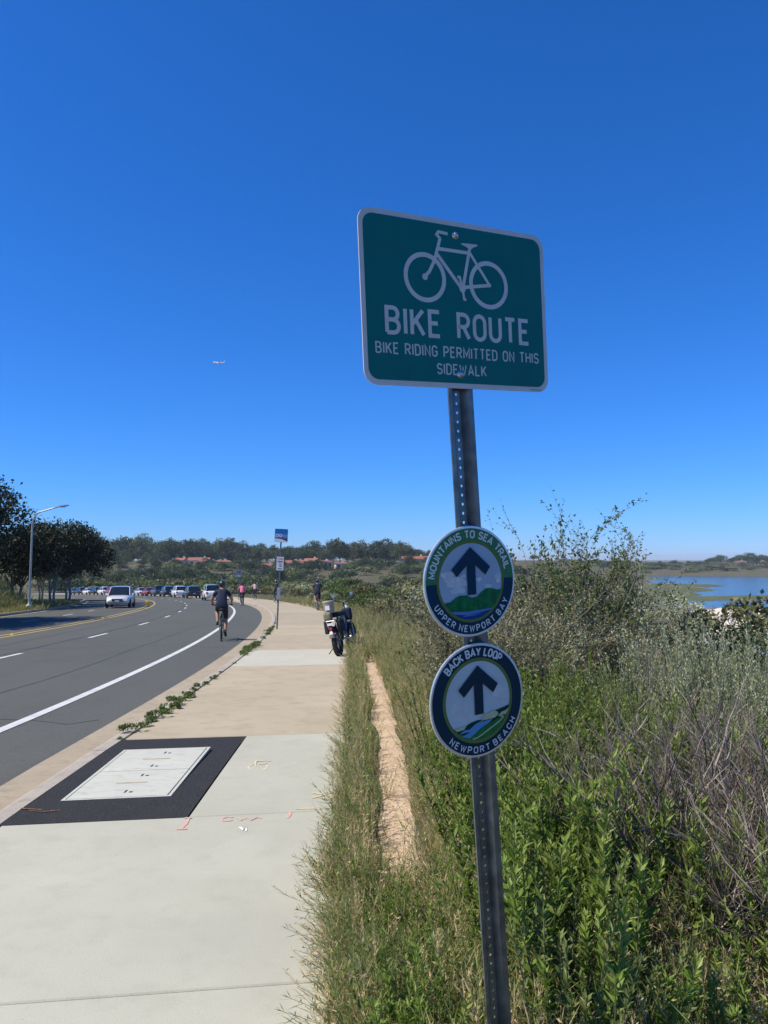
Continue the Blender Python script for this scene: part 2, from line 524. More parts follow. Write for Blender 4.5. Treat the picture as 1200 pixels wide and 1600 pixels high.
    def mesh(self, name, mats=None, smooth=False):
        v, f, var, mi = self.arrays()
        me = bpy.data.meshes.new(name)
        me.vertices.add(len(v))
        me.vertices.foreach_set('co', v.astype(np.float32).ravel())
        ln = np.fromiter((len(q) for q in f), int, len(f))
        st = np.concatenate([[0], np.cumsum(ln)[:-1]])
        me.loops.add(int(ln.sum()))
        me.loops.foreach_set('vertex_index', np.fromiter((i for q in f for i in q), np.int32, int(ln.sum())))
        me.polygons.add(len(f))
        me.polygons.foreach_set('loop_start', st.astype(np.int32))
        me.polygons.foreach_set('material_index', mi.astype(np.int32))
        me.polygons.foreach_set('use_smooth', np.full(len(f), smooth))
        me.update(calc_edges=True)
        me.validate()
        if len(me.polygons) == len(var):
            at = me.attributes.new('var', 'FLOAT', 'FACE')
            at.data.foreach_set('value', var.astype(np.float32))
        if mats:
            for mm in ([mats] if isinstance(mats, str) else mats):
                me.materials.append(MATS[mm])
        return me

    def obj(self, name, mats, parent=None, loc=None, rotz=0.0, smooth=False):
        return link(name, self.mesh(name, mats, smooth), None, parent, loc, rotz)


def bevel(o, w, seg=2):
    b_ = o.modifiers.new('bevel', 'BEVEL')
    b_.width = w
    b_.segments = seg
    b_.limit_method = 'ANGLE'
    return o


def sstep(a, b_, x):
    t = np.clip((np.asarray(x, float) - a) / (b_ - a), 0, 1)
    return t * t * (3 - 2 * t)


def vnoise(x, y, seed=0):
    """smooth value noise on numpy arrays, about -1..1"""
    x, y = np.asarray(x, float), np.asarray(y, float)
    xi, yi = np.floor(x), np.floor(y)
    fx, fy = x - xi, y - yi
    fx, fy = fx * fx * (3 - 2 * fx), fy * fy * (3 - 2 * fy)

    def h(a, c):
        q = np.sin(a * 127.1 + c * 311.7 + seed * 74.7) * 43758.5453
        return (q - np.floor(q)) * 2 - 1
    return (h(xi, yi) * (1 - fx) + h(xi + 1, yi) * fx) * (1 - fy) + (h(xi, yi + 1) * (1 - fx) + h(xi + 1, yi + 1) * fx) * fy


# ------------------------------------------------------------------ layout of the place
# The road bends left on a circle of radius 238 m; s runs along the right-hand gutter, u is the distance to its right.
R0 = 238.0
CX = -2.95 - R0


def zr(s):
    s = np.asarray(s, float)
    a = np.where(s < 4, 0.0, np.where(s < 8, -0.034 * (s - 4) ** 2 / 8, -0.034 * (s - 6)))
    return np.maximum(a, -6.6 - 0.9 * (1 - np.exp(-np.maximum(s - 200, 0) / 60)))


def P(s, u, dz=0.0):
    t = s / R0
    r = R0 + u
    return np.array([CX + r * math.cos(t), r * math.sin(t), float(zr(s)) + dz])


def SU(x, y):
    return math.atan2(y, x - CX) * R0, math.hypot(x - CX, y) - R0


def head(s):
    """rotation about z that turns local +Y along the road"""
    return s / R0


def edge_u(s):
    return 2.76 + 0.55 * float(sstep(10, 40, s))


HILL = ([0, 120, 200, 260, 330, 385, 412, 450, 600, 900, 4000, 9000], [-8.5, -8.5, -9.0, -8.0, -5.6, -3.6, -2.0, -1.2, -1.0, -2.0, -10.0, -20.0])
BAY = ([0, 150, 640, 690, 740, 800, 1000, 4000, 9000], [-13.3, -13.3, -13.3, -11.5, -7.5, -5.2, -6.0, -14.0, -20.0])
LEFT_KERB = -13.4


def zg(x, y):
    """height of the natural ground"""
    x, y = np.asarray(x, float), np.asarray(y, float)
    t = np.arctan2(y, x - CX)
    s = t * R0
    u = np.hypot(x - CX, y) - R0
    d = np.hypot(x, y)
    base = zr(s)
    bear = np.where(y > 1, x / np.maximum(y, 1), 2.0)
    bear = np.where((y <= 1) & (x < 0), -2.0, bear)
    hf = 1 - sstep(0.20, 0.365, bear)
    far = np.interp(d, *BAY) * (1 - hf) + np.interp(d, *HILL) * hf
    nz = vnoise(x / 23, y / 23, 3) * 0.9 + vnoise(x / 9, y / 9, 5) * 0.4
    w = sstep(6, 72, u)
    right = base * (1 - w) + far * w + nz * sstep(8, 40, u) * (hf * 0.9 + 0.1) + vnoise(x / 1.3, y / 1.3, 8) * 0.03 * sstep(3.2, 4.5, u)
    bank = 3.2 * sstep(LEFT_KERB - 0.8, LEFT_KERB - 4.2, u) * sstep(62, 50, s) + 1.6 * sstep(-18, -45, u) + nz * 0.4 * sstep(-18, -40, u)
    left = base + bank
    return np.where(u > 0, right, left)


def put(x, y, dz=0.0):
    return (float(x), float(y), float(zg(x, y)) + dz)


def px_xy(px, d):
    """point at forward distance d seen in column px of the 1200-wide photograph"""
    return (px - 600) / 1200 * d, d


# ------------------------------------------------------------------ ground sheet
S_LIST = sorted(set([round(q, 3) for q in list(np.arange(-40, -5, 5)) + list(np.arange(-5, 30, 0.6)) + list(np.arange(30, 130, 2.0)) + list(np.arange(130, 520, 7.0))]))
ang = [q / R0 for q in S_LIST]
a_last = ang[-1]
ang += list(np.linspace(a_last, 2 * math.pi + ang[0], 60)[1:-1])
UL = [-236, -200, -160, -130, -105, -85, -70, -58, -48, -40, -34, -30, -27, -24.5, -22.5, -21, -19.8, -18.8, -17.9, -17.1, -16.4, -15.7, -15.0, -14.4, -13.9, -13.5]
UM = [-13.3, -8, -2, 2.3, 2.70]
UR = [2.72, 2.9, 3.05, 3.2, 3.4, 3.6, 3.9, 4.2, 4.6, 5.0, 5.5, 6, 6.6, 7.2, 8, 9, 10, 11.5, 13, 15, 17, 19.5, 22, 25, 28, 32, 36, 41, 46, 52, 58, 65, 72, 80, 90, 100, 112, 125, 140, 155, 170, 185, 200, 220, 240, 260, 285, 310, 340, 370, 400, 435, 470, 510, 560, 620, 700, 800, 950, 1200, 1600, 2300, 3500, 6000, 9000]
ulist = UL + UM + UR
A, Uu = np.meshgrid(np.array(ang), np.array(ulist), indexing='ij')
X = CX + (R0 + Uu) * np.cos(A)
Y = (R0 + Uu) * np.sin(A)
Z = zg(X, Y)
mid = (Uu > -13.35) & (Uu < 2.71)
Z = np.where(mid, zr(A * R0) - 0.45, Z)
Z = np.where(Uu == 2.72, np.minimum(Z, zr(A * R0) - 0.03), Z)
na, nu = A.shape
gv = np.stack([X, Y, Z], -1).reshape(-1, 3)
gf, gm = [], []
for i in range(na):
    i2 = (i + 1) % na
    for j in range(nu - 1):
        gf.append((i * nu + j, i * nu + j + 1, i2 * nu + j + 1, i2 * nu + j))
gg = Geo().add(gv, gf)
cu = np.tile((np.array(ulist)[:-1] + np.array(ulist)[1:]) / 2, na)
gg.mi = [np.where(cu < -13.3, 1, 0)]
tag(gg.obj('ground', ['brush_ground', 'grass_ground'], smooth=True), kind='structure')

# ------------------------------------------------------------------ road, gutter, kerb, sidewalk
ROAD_DZ = -0.13


def strip(s0, s1, us, dzs, step=2.0, closed=False):
    """ribbon along the road: cross-section (us, dzs) swept from s0 to s1"""
    n = max(2, int(math.ceil((s1 - s0) / step)) + 1)
    g_ = Geo()
    secs = []
    for s in np.linspace(s0, s1, n):
        uu = us(s) if callable(us) else us
        secs.append([P(s, u, dz) for u, dz in zip(uu, dzs)])
    g_.loft(secs, closed=closed, cap=closed)
    return g_


tag(strip(-45, 420, [-13.35, -7.0, 0.02], [ROAD_DZ, ROAD_DZ + 0.06, ROAD_DZ], 2.5).obj('road', 'asphalt', smooth=True), kind='structure')
tag(strip(-45, 420, [-0.0, 0.20, 0.425], [ROAD_DZ + 0.004, ROAD_DZ - 0.004, ROAD_DZ - 0.018], 2.0).obj('gutter', 'gutter_concrete'), kind='structure')
layered('kerb_concrete', (0.36, 0.32, 0.26), [(1.5, 0.4, 0.7, (0.41, 0.37, 0.305), 5, ONE), (7, 0.5, 0.7, (0.29, 0.25, 0.20), 6, ONE), (90, 0.58, 0.72, (0.22, 0.19, 0.155), 2, ONE)], rough=0.92, bump=0.4, bscale=60, bdist=0.006)
kerb_s = [-45 + 3.05 * k for k in range(78)]
kerb = empty('kerb', (0, 0, 0))
tag(kerb, kind='structure')
for k in range(len(kerb_s) - 1):
    strip(kerb_s[k] + 0.005, kerb_s[k + 1] - 0.005, [0.424, 0.436, 0.446, 0.468, 0.50, 0.605, 0.61], [ROAD_DZ - 0.05, ROAD_DZ - 0.02, -0.035, -0.012, -0.003, 0.0, -0.05], 1.6).obj('kerb_length', 'kerb_concrete', kerb)
tag(strip(-45, 200, [0.40, 0.66], [ROAD_DZ - 0.05, -0.045], 2.0).obj('kerb_soil', 'joint_dark', smooth=False), kind='structure')
tag(strip(-45, 420, [-13.75, -13.55, -13.42, -13.40, -12.95], [0.01, 0.01, 0.0, ROAD_DZ - 0.005, ROAD_DZ + 0.012], 2.5).obj('far_kerb', 'gutter_concrete'), kind='structure')


def crown(u):
    """height of the road surface at u relative to zr"""
    return ROAD_DZ + (0.06 * (1 + (u + 7) / 6.35) if u < -7 else 0.06 * (1 - (u + 7) / 7.02))


def line_mark(name, s0, s1, u, w, mat, label, cat='road marking', group=None, ufun=None):
    n = max(2, int((s1 - s0) / 1.2) + 1)
    secs = []
    for s in np.linspace(s0, s1, n):
        c = ufun(s) if ufun else u
        secs.append([P(s, c - w / 2, crown(c - w / 2) + 0.006), P(s, c + w / 2, crown(c + w / 2) + 0.006)])
    o = Geo().loft(secs, closed=False, cap=False).obj(name, mat)
    return tag(o, label, cat, group)


FOG = lambda s: -1.02 - 0.42 * float(sstep(5, 40, s))
line_mark('edge_line', -10, 230, 0, 0.13, 'paint_white', 'long solid white line between traffic lane and bike lane', ufun=FOG)
for k in range(16):
    s0 = 1.5 + k * 7.3 + 14.2 - 14.6
    line_mark('lane_dash', s0, s0 + 2.1, -4.55, 0.11, 'paint_white', 'short white dash dividing the two lanes beside the bike lane', group='white dashes between the near lanes')
for k in range(14):
    s0 = 20 + k * 7.3
    line_mark('lane_dash', s0, s0 + 2.4, -10.1, 0.11, 'paint_white', 'short white dash dividing the two lanes beyond the yellow lines', group='white dashes between the far lanes')
line_mark('centre_line', -10, 230, -7.02, 0.11, 'paint_yellow', 'yellow centre line on the side of the bike lane')
line_mark('centre_line', -10, 230, -7.42, 0.11, 'paint_yellow', 'yellow centre line on the side of the far kerb')
for k, (s, u) in enumerate([(14.6, -5.6), (10.2, -3.0)]):
    pts = []
    for a in np.linspace(0, 2 * math.pi, 14, endpoint=False):
        r = 1 + 0.25 * math.sin(3 * a + k) + 0.12 * math.sin(7 * a)
        pts.append(P(s + 0.28 * r * math.sin(a), u + 0.55 * r * math.cos(a), crown(u) + 0.006 + 0.0))
    tag(Geo().add(pts, [tuple(range(14))]).obj('worn_paint', 'paint_worn'), ['blurred pale paint smear on the asphalt near a white dash', 'faint scuffed paint smear on the asphalt by the bike lane line'][k], 'road marking')
for s in (24.5, 36.8):
    q = P(s, -7.22, crown(-7.22) + 0.004)
    tag(Geo().lathe([(0.055, 0), (0.05, 0.012), (0.03, 0.02), (0.0, 0.021)], n=10).obj('road_reflector', 'yellow_plastic', loc=q), 'small yellow raised reflector between the yellow centre lines', 'reflector', 'yellow reflectors on the centre lines')
q = P(57.5, -7.22, crown(-7.22))
mk = empty('median_marker', q, head(57.5), 'round yellow delineator standing at the end of the yellow centre lines', 'road marker')
Geo().lathe([(0.16, 0), (0.16, 0.03), (0.06, 0.06), (0.045, 0.1), (0.0, 0.1)], n=14).obj('base', 'black_rubber', mk)
Geo().lathe([(0.0, -0.02), (0.15, -0.02), (0.165, 0.0), (0.15, 0.02), (0.0, 0.02)], c=(0, 0, 0.24), axis='y', n=18).obj('disc', 'yellow_plastic', mk)

road_o = bpy.data.objects['road']
flat('tar', (0.05, 0.05, 0.052), 0.7, var=0.3, scale=6)
for (u0, s0, s1, w_, sd) in ((-4.78, -5, 120, 0.05, 1), (-2.3, 4, 30, 0.018, 2), (-5.9, 6, 60, 0.02, 3), (-8.6, 12, 90, 0.025, 4)):
    secs = []
    for s in np.linspace(s0, s1, int((s1 - s0) * 2)):
        c = u0 + 0.05 * float(vnoise(s * 0.7, sd, sd)) + (0.12 if sd > 1 else 0.0) * float(vnoise(s * 0.16, sd + 4, sd))
        ww = w_ * (0.7 + 0.3 * float(vnoise(s * 1.3, 2, sd)))
        secs.append([P(s, c - ww, crown(c - ww) + 0.003), P(s, c + ww, crown(c + ww) + 0.003)])
    Geo().loft(secs, closed=False, cap=False).obj('tar_seam', 'tar', road_o)
for (s0, sd) in ((9.3, 1), (19.5, 2), (31, 3)):
    secs = []
    for k in range(26):
        u = -0.2 - k * 0.26
        s = s0 + 0.25 * float(vnoise(k * 0.8, sd, 9)) + 0.5 * float(vnoise(k * 0.2, sd, 12))
        ww = 0.012 * (1 + 0.5 * float(vnoise(k, 1, sd)))
        secs.append([P(s - ww, u, crown(u) + 0.003), P(s + ww, u, crown(u) + 0.003)])
    Geo().loft(secs, closed=False, cap=False).obj('crack', 'tar', road_o)

# sidewalk slabs, each its own piece with an open joint to the next
side = empty('sidewalk', (0, 0, 0))
tag(side, kind='structure')
strip(-45, 200, lambda s: [0.64, edge_u(s) - 0.012], [-0.06, -0.06], 2.0).obj('slab_bed', 'joint_dark', side)
SKEW = 0.12
JO = [-6, -3, 0.0, 2.95, 4.98, 7.42, 13.8, 17.1, 22.2, 27.3, 33, 39.3, 45, 51, 57, 63, 69, 75, 81, 87, 93, 100, 108, 116, 126, 138, 150, 170, 200]
PATCH_U = 1.74


def PS(s, u, dz=0.0):
    """like P, with the slight skew of the slab joints"""
    return P(s + SKEW * (u - 1.7), u, dz)


def slab(s0, s1, u0, u1, mat, drop=0.0):
    """one slab with small chamfers; u0, u1 may be functions of s"""
    n = max(2, int(math.ceil((s1 - s0) / 1.5)) + 1)
    gp, ch = 0.004, 0.006
    secs = []
    f0 = u0 if callable(u0) else (lambda s: u0)
    f1 = u1 if callable(u1) else (lambda s: u1)
    ss = [s0 + gp, s0 + gp + ch] + list(np.linspace(s0, s1, n)[1:-1]) + [s1 - gp - ch, s1 - gp]
    for i, s in enumerate(ss):
        lo = -ch if i in (0, len(ss) - 1) else 0.0
        a, b_ = f0(s), f1(s)
        secs.append([PS(s, a, -0.058), PS(s, a, -ch + drop), PS(s, a + ch, lo + drop), PS(s, b_ - ch, lo + drop), PS(s, b_, -ch + drop), PS(s, b_, -0.058)])
    return Geo().loft(secs, closed=True, cap=True).obj('slab', mat, side)


for k in range(len(JO) - 1):
    s0, s1 = JO[k], JO[k + 1]
    if s0 == 4.98:
        slab(s0, s1, PATCH_U + 0.012, edge_u, 'concrete_grey')
        continue
    mat = 'concrete_grey' if s1 <= 4.99 else ('concrete_white' if s0 in (13.8,) else 'concrete_tan')
    slab(s0, s1, 0.632, edge_u, mat)

# asphalt patch with the utility vault lids
pa = Geo().loft([[PS(s, u, -0.004) for u in (0.60, 1.0, 1.4, PATCH_U)] for s in np.linspace(4.99, 7.41, 8)], closed=False, cap=False)
tag(pa.obj('asphalt_patch', 'asphalt_patch'), kind='structure')


def su_obj(g_, name, mat, s, u, parent=None, dz=0.0, smooth=False):
    """mesh built in local (right, along, up) axes, set on the sidewalk at s, u"""
    return g_.obj(name, mat, parent, loc=tuple(P(s, u, dz)), rotz=head(s), smooth=smooth)


vs, vu = 6.10, 1.155
vault = empty('utility_vault', tuple(P(vs, vu, -0.004)), head(vs), 'pale grey utility vault cover of two lids set in black asphalt', 'vault cover')
W2, L2 = 0.365, 0.70
fr = Geo()
for (x0, x1, y0, y1) in ((-W2, -W2 + 0.022, -L2, L2), (W2 - 0.022, W2, -L2, L2), (-W2 + 0.022, W2 - 0.022, -L2, -L2 + 0.02), (-W2 + 0.022, W2 - 0.022, L2 - 0.02, L2)):
    fr.box(x0, x1, y0, y1, -0.03, 0.012)
fr.shear(SKEW).obj('frame', 'polymer_lid', vault)
Geo().box(-W2 + 0.02, W2 - 0.02, -L2 + 0.02, L2 - 0.02, -0.03, -0.006).shear(SKEW).obj('recess', 'joint_dark', vault)
for (y0, y1) in ((-L2 + 0.027, -0.006), (0.006, L2 - 0.027)):
    lid = bevel(Geo().box(-W2 + 0.029, W2 - 0.029, y0, y1, -0.005, 0.014).shear(SKEW).obj('lid', 'polymer_lid', vault), 0.004)
    for (sx, fy) in ((0.02, 0.18), (0.02, 0.80)):
        yy = y0 + (y1 - y0) * fy
        Geo().box(sx - 0.007, sx + 0.007, yy - 0.03, yy + 0.03, 0.0142, 0.0152).shear(SKEW).obj('pull_slot', 'dark_print', lid)
        Geo().lathe([(0.014, 0), (0.014, 0.002), (0, 0.002)], c=(sx + 0.04, yy - 0.02, 0.0141), n=10).shear(SKEW).obj('lid_bolt', 'galvanised', lid)
    Geo().box(-0.11, 0.11, (y0 + y1) / 2 - 0.014, (y0 + y1) / 2 + 0.014, 0.0141, 0.0146).shear(SKEW).obj('name_bar', 'gutter_concrete', lid)


# sprayed survey marks (thin paint on the slabs)
def stroke_mark(name, polys, w, mat, label, s, u):
    g_ = Geo()
    for k, pl in enumerate(polys):
        pl = np.array(pl, float)
        tg = np.gradient(pl, axis=0)
        tg /= np.linalg.norm(tg, axis=1)[:, None] + 1e-9
        nn = np.stack([-tg[:, 1], tg[:, 0]], 1)
        ww = w * (0.8 + 0.35 * np.sin(np.arange(len(pl)) * 1.9 + k))[:, None]
        zz = 0.0025 + 0.0006 * k
        a = np.concatenate([pl + nn * ww / 2, np.full((len(pl), 1), zz)], 1)
        c = np.concatenate([pl - nn * ww / 2, np.full((len(pl), 1), zz)], 1)
        g_.loft(np.stack([a, c], 1).tolist(), closed=False, cap=False)
    return tag(su_obj(g_, name, mat, s, u), label, 'paint mark')


arc = lambda cx, cy, rx, ry, a0, a1, n=12: [(cx + rx * math.cos(rad(a)), cy + ry * math.sin(rad(a))) for a in np.linspace(a0, a1, n)]
stroke_mark('survey_mark', [arc(0, -0.08, 0.075, 0.10, 120, 400, 16), [(-0.04, 0.10), (-0.035, 0.02), (-0.02, -0.06)], [(-0.045, 0.10), (0.03, 0.105), (0.085, 0.10)], [(0.0, 0.0), (0.02, -0.02), (0.06, 0.02)]], 0.020, 'spray_yellow', 'yellow sprayed loop and bar beside the black asphalt patch', 6.30, 2.02)
stroke_mark('survey_mark', [[(-0.11, 0.07), (-0.02, 0.01), (0.10, -0.06)], [(-0.11, -0.05), (-0.03, 0.0), (0.0, 0.05), (0.1, 0.07)]], 0.022, 'spray_yellow', 'yellow sprayed cross at the weedy edge of the sidewalk', 5.42, 2.62)
stroke_mark('survey_mark', [[(-0.14, 0), (-0.05, 0.008), (0.13, 0.0)]], 0.018, 'spray_yellow', 'yellow sprayed bar along the slab joint by the weeds', 5.13, 2.56)
stroke_mark('survey_mark', [[(0, 0.10), (0.005, 0.0), (0, -0.09)], [(-0.03, -0.10), (0.035, -0.10)], [(-0.025, 0.10), (0.02, 0.10)]], 0.022, 'spray_red', 'red sprayed upright mark at the corner of the asphalt patch', 4.86, 1.76)
stroke_mark('survey_mark', [arc(-0.09, 0, 0.035, 0.04, 40, 330), [(-0.03, 0.03), (0.0, -0.03), (0.03, 0.02), (0.06, -0.03), (0.09, 0.03), (0.12, 0.0)]], 0.018, 'spray_red', 'red sprayed squiggle along the slab joint', 4.94, 2.10)
stroke_mark('survey_mark', [[(0, 0.06), (0.004, 0.0), (-0.002, -0.07)]], 0.024, 'spray_red', 'single red sprayed dash across the slab joint', 5.02, 2.39)
stroke_mark('survey_mark', [[(-0.03, 0.03), (0, -0.02), (0.012, 0.03), (0.02, -0.04)]], 0.024, 'spray_white', 'white sprayed blot below the red squiggle', 4.76, 2.14)
stroke_mark('rust_stain', [[(-0.12, 0.03), (-0.02, 0.015), (0.08, 0.04)], [(-0.2, 0.08), (-0.05, 0.05)]], 0.012, 'rust_stain', 'thin rusty streak on the black asphalt by the kerb', 5.10, 0.80)

# sandy footpath worn beside the sidewalk
n_ = 90
secs = []
for s in np.concatenate([np.linspace(2.6, 20, 120), np.linspace(20.5, 60, 40)]):
    c = 3.12 + 0.05 * float(vnoise(s * 0.6, 3.3, 2)) + 0.02 * float(vnoise(s * 2.6, 7.7, 4)) + 0.5 * float(sstep(10, 40, s))
    hw = 0.155 + 0.05 * float(vnoise(s * 1.1, 1.3, 6)) + 0.025 * float(vnoise(s * 4.1, 5.5, 7)) + 0.10 * float(sstep(20, 45, s))
    row = []
    for k in (-1, -0.5, 0, 0.5, 1):
        u = c + hw * k
        q = P(s, u)
        q[2] = max(float(zg(q[0], q[1])), float(zr(s)) - 0.03) + 0.012 - 0.02 * abs(k) ** 2
        row.append(q)
    secs.append(row)
tag(Geo().loft(secs, closed=False, cap=False).obj('dirt_path', 'sandy_soil', smooth=True), kind='structure')

# side street climbing behind the roadside trees
secs = []
for k in range(16):
    a = k / 15
    x = -30 - 32 * a
    y = 84 + 14 * a
    secs.append([(x - 1, y - 3.5, float(zg(x - 1, y - 3.5)) + 0.12), (x + 1, y + 3.5, float(zg(x + 1, y + 3.5)) + 0.12)])
tag(Geo().loft(secs, closed=False, cap=False).obj('side_street', 'asphalt'), kind='structure')

# ------------------------------------------------------------------ bay
WATER_Z = -12.6
wv = [(-60, -900, WATER_Z), (5200, -900, WATER_Z), (5200, 800, WATER_Z), (-60, 800, WATER_Z)]
tag(Geo().add(wv, [(0, 1, 2, 3)]).obj('bay_water', 'water'), kind='structure')


def flat_mound(name, mat, cx_, cy_, rx, ry, rot, h, seed, n=56, rings=5):
    """low island with a ragged shoreline"""
    v, f = [], []
    for i in range(rings):
        k = 1 - i / rings
        for j in range(n):
            a = 2 * math.pi * j / n
            rr = 1 + 0.22 * math.sin(2 * a + seed) + 0.14 * math.sin(5 * a + seed * 2) + 0.08 * math.sin(11 * a + seed * 3)
            x0, y0 = rx * rr * k * math.cos(a), ry * rr * k * math.sin(a)
            v.append((cx_ + x0 * math.cos(rot) - y0 * math.sin(rot), cy_ + x0 * math.sin(rot) + y0 * math.cos(rot),
                      WATER_Z - 0.25 + (0.25 + h) * math.sin(min(1, (1 - k) * 2.2 + 0.02) * math.pi / 2) + 0.15 * h * math.sin(j * 1.3 + i)))
    for i in range(rings - 1):
        for j in range(n):
            k = (j + 1) % n
            f.append((i * n + j, i * n + k, (i + 1) * n + k, (i + 1) * n + j))
    f.append(tuple((rings - 1) * n + j for j in range(n)))
    return tag(Geo().add(v, f).obj(name, mat, smooth=True), kind='structure')


flat_mound('mudflat', 'mud', 118, 196, 130, 46, -0.10, 0.25, 1.0)
flat_mound('marsh_bank', 'marsh', 178, 268, 75, 24, -0.05, 0.7, 2.3)
flat_mound('mudflat', 'mud', 128, 405, 30, 40, 0.05, 0.25, 3.1)
flat_mound('marsh_island', 'marsh', 150, 394, 27, 9, 0.02, 0.9, 4.4)
flat_mound('marsh_bank', 'marsh', 420, 590, 110, 16, 0.0, 0.7, 5.2)
flat_mound('marsh_bank', 'marsh', 108, 330, 34, 100, -0.25, 0.5, 6.0)
flat_mound('marsh_bank', 'marsh', 165, 560, 34, 60, -0.3, 0.9, 9.0)
flat_mound('marsh_bank', 'marsh', 98, 338, 24, 12, 0.1, 0.6, 7.7)
# pale eroded sand bank at the foot of the bluff
v, f = [], []
na_, nb_ = 70, 9
for i in range(na_):
    a = i / (na_ - 1)
    xx = 30 + 105 * a
    yy = 152 - 10 * a + 5 * math.sin(a * 9)
    hgt = (4.2 + 0.8 * math.sin(a * 17) + 0.6 * math.sin(a * 41 + 1) + 0.35 * math.sin(a * 97)) * math.sin(math.pi * min(1, max(0.0, a * 6))) ** 0 * min(1, a * 8 + 0.2, (1 - a) * 8 + 0.2)
    for j in range(nb_):
        k = j / (nb_ - 1)
        zz = WATER_Z - 0.4 + (hgt + 0.4) * (sstep(0.0, 0.35, k) if k < 0.6 else 1 - sstep(0.6, 1.0, k))
        v.append((xx + 0.8 * math.sin(i * 2.1 + j), yy - 7 + 14 * k + 0.7 * math.sin(i * 1.7 + j * 2), float(zz) + 0.25 * math.sin(i * 1.1 + j * 1.9)))
for i in range(na_ - 1):
    for j in range(nb_ - 1):
        f.append((i * nb_ + j, (i + 1) * nb_ + j, (i + 1) * nb_ + j + 1, i * nb_ + j + 1))
tag(Geo().add(v, f).obj('sand_bank', 'pale_sand'), kind='structure')

# ------------------------------------------------------------------ lettering: single-stroke capitals
def _a(cx, cy, rx, ry, a0, a1, n=9):
    return [(cx + rx * math.cos(rad(a)), cy + ry * math.sin(rad(a))) for a in np.linspace(a0, a1, n)]


FONT = {
    'A': (0.62, [[(0, 0), (0.31, 1), (0.62, 0)], [(0.11, 0.3), (0.51, 0.3)]]),
    'B': (0.54, [[(0, 0), (0, 1), (0.28, 1)] + _a(0.28, 0.76, 0.22, 0.24, 90, -90)[1:] + [(0, 0.52)], [(0.28, 0.52)] + _a(0.28, 0.26, 0.26, 0.26, 90, -90)[1:] + [(0, 0)]]),
    'C': (0.54, [_a(0.27, 0.72, 0.27, 0.28, 0, 180) + _a(0.27, 0.28, 0.27, 0.28, 180, 360)]),
    'D': (0.54, [[(0, 0), (0, 1), (0.24, 1)] + _a(0.24, 0.7, 0.30, 0.30, 90, 0)[1:] + _a(0.24, 0.3, 0.30, 0.30, 0, -90) + [(0, 0)]]),
    'E': (0.46, [[(0.46, 1), (0, 1), (0, 0), (0.46, 0)], [(0, 0.52), (0.38, 0.52)]]),
    'G': (0.54, [_a(0.27, 0.72, 0.27, 0.28, 10, 180) + _a(0.27, 0.28, 0.27, 0.28, 180, 350) + [(0.54, 0.46), (0.30, 0.46)]]),
    'H': (0.54, [[(0, 0), (0, 1)], [(0.54, 0), (0.54, 1)], [(0, 0.52), (0.54, 0.52)]]),
    'I': (0.0, [[(0, 0), (0, 1)]]),
    'K': (0.54, [[(0, 0), (0, 1)], [(0.52, 1), (0, 0.38)], [(0.18, 0.60), (0.54, 0)]]),
    'L': (0.46, [[(0, 1), (0, 0), (0.46, 0)]]),
    'M': (0.66, [[(0, 0), (0, 1), (0.33, 0.22), (0.66, 1), (0.66, 0)]]),
    'N': (0.54, [[(0, 0), (0, 1), (0.54, 0), (0.54, 1)]]),
    'O': (0.56, [_a(0.28, 0.72, 0.28, 0.28, 0, 180) + _a(0.28, 0.28, 0.28, 0.28, 180, 360) + [(0.56, 0.5), (0.56, 0.72)]]),
    'P': (0.52, [[(0, 0), (0, 1), (0.26, 1)] + _a(0.26, 0.73, 0.26, 0.27, 90, -90)[1:] + [(0, 0.46)]]),
    'R': (0.54, [[(0, 0), (0, 1), (0.27, 1)] + _a(0.27, 0.74, 0.26, 0.26, 90, -90)[1:] + [(0, 0.48)], [(0.26, 0.48), (0.54, 0)]]),
    'S': (0.52, [_a(0.26, 0.745, 0.255, 0.255, 15, 262, 12) + _a(0.26, 0.255, 0.265, 0.255, 80, -165, 12)]),
    'T': (0.52, [[(0.26, 0), (0.26, 1)], [(0, 1), (0.52, 1)]]),
    'U': (0.54, [[(0, 1), (0, 0.28)] + _a(0.27, 0.28, 0.27, 0.28, 180, 360)[1:] + [(0.54, 1)]]),
    'W': (0.78, [[(0, 1), (0.20, 0), (0.39, 0.86), (0.58, 0), (0.78, 1)]]),
    'Y': (0.60, [[(0, 1), (0.30, 0.46), (0.60, 1)], [(0.30, 0.46), (0.30, 0)]]),
}


def ribbon(pl, w):
    """mitred ribbon of width w along a polyline -> left and right rows"""
    pl = np.array(pl, float)
    seg = np.diff(pl, axis=0)
    keep = np.concatenate([[True], np.linalg.norm(seg, axis=1) > 1e-7])
    pl = pl[keep]
    d = np.diff(pl, axis=0)
    d /= np.linalg.norm(d, axis=1)[:, None]
    closed = np.linalg.norm(pl[0] - pl[-1]) < 1e-6 and len(pl) > 3
    nrm = np.stack([-d[:, 1], d[:, 0]], 1)
    out = []
    for i in range(len(pl)):
        if i == 0:
            a, c = (nrm[-1], nrm[0]) if closed else (nrm[0], nrm[0])
        elif i == len(pl) - 1:
            a, c = (nrm[-1], nrm[0]) if closed else (nrm[-1], nrm[-1])
        else:
            a, c = nrm[i - 1], nrm[i]
        m_ = a + c
        m_ /= np.linalg.norm(m_) + 1e-9
        k = min(2.2, 1 / max(0.35, m_ @ a))
        out.append(m_ * k * w / 2)
    out = np.array(out)
    return pl + out, pl - out


def text_width(t, gap, sp):
    w = 0
    for k, ch in enumerate(t):
        w += sp if ch == ' ' else FONT[ch][0] + (gap if k < len(t) - 1 and t[k + 1] != ' ' else 0)
    return w


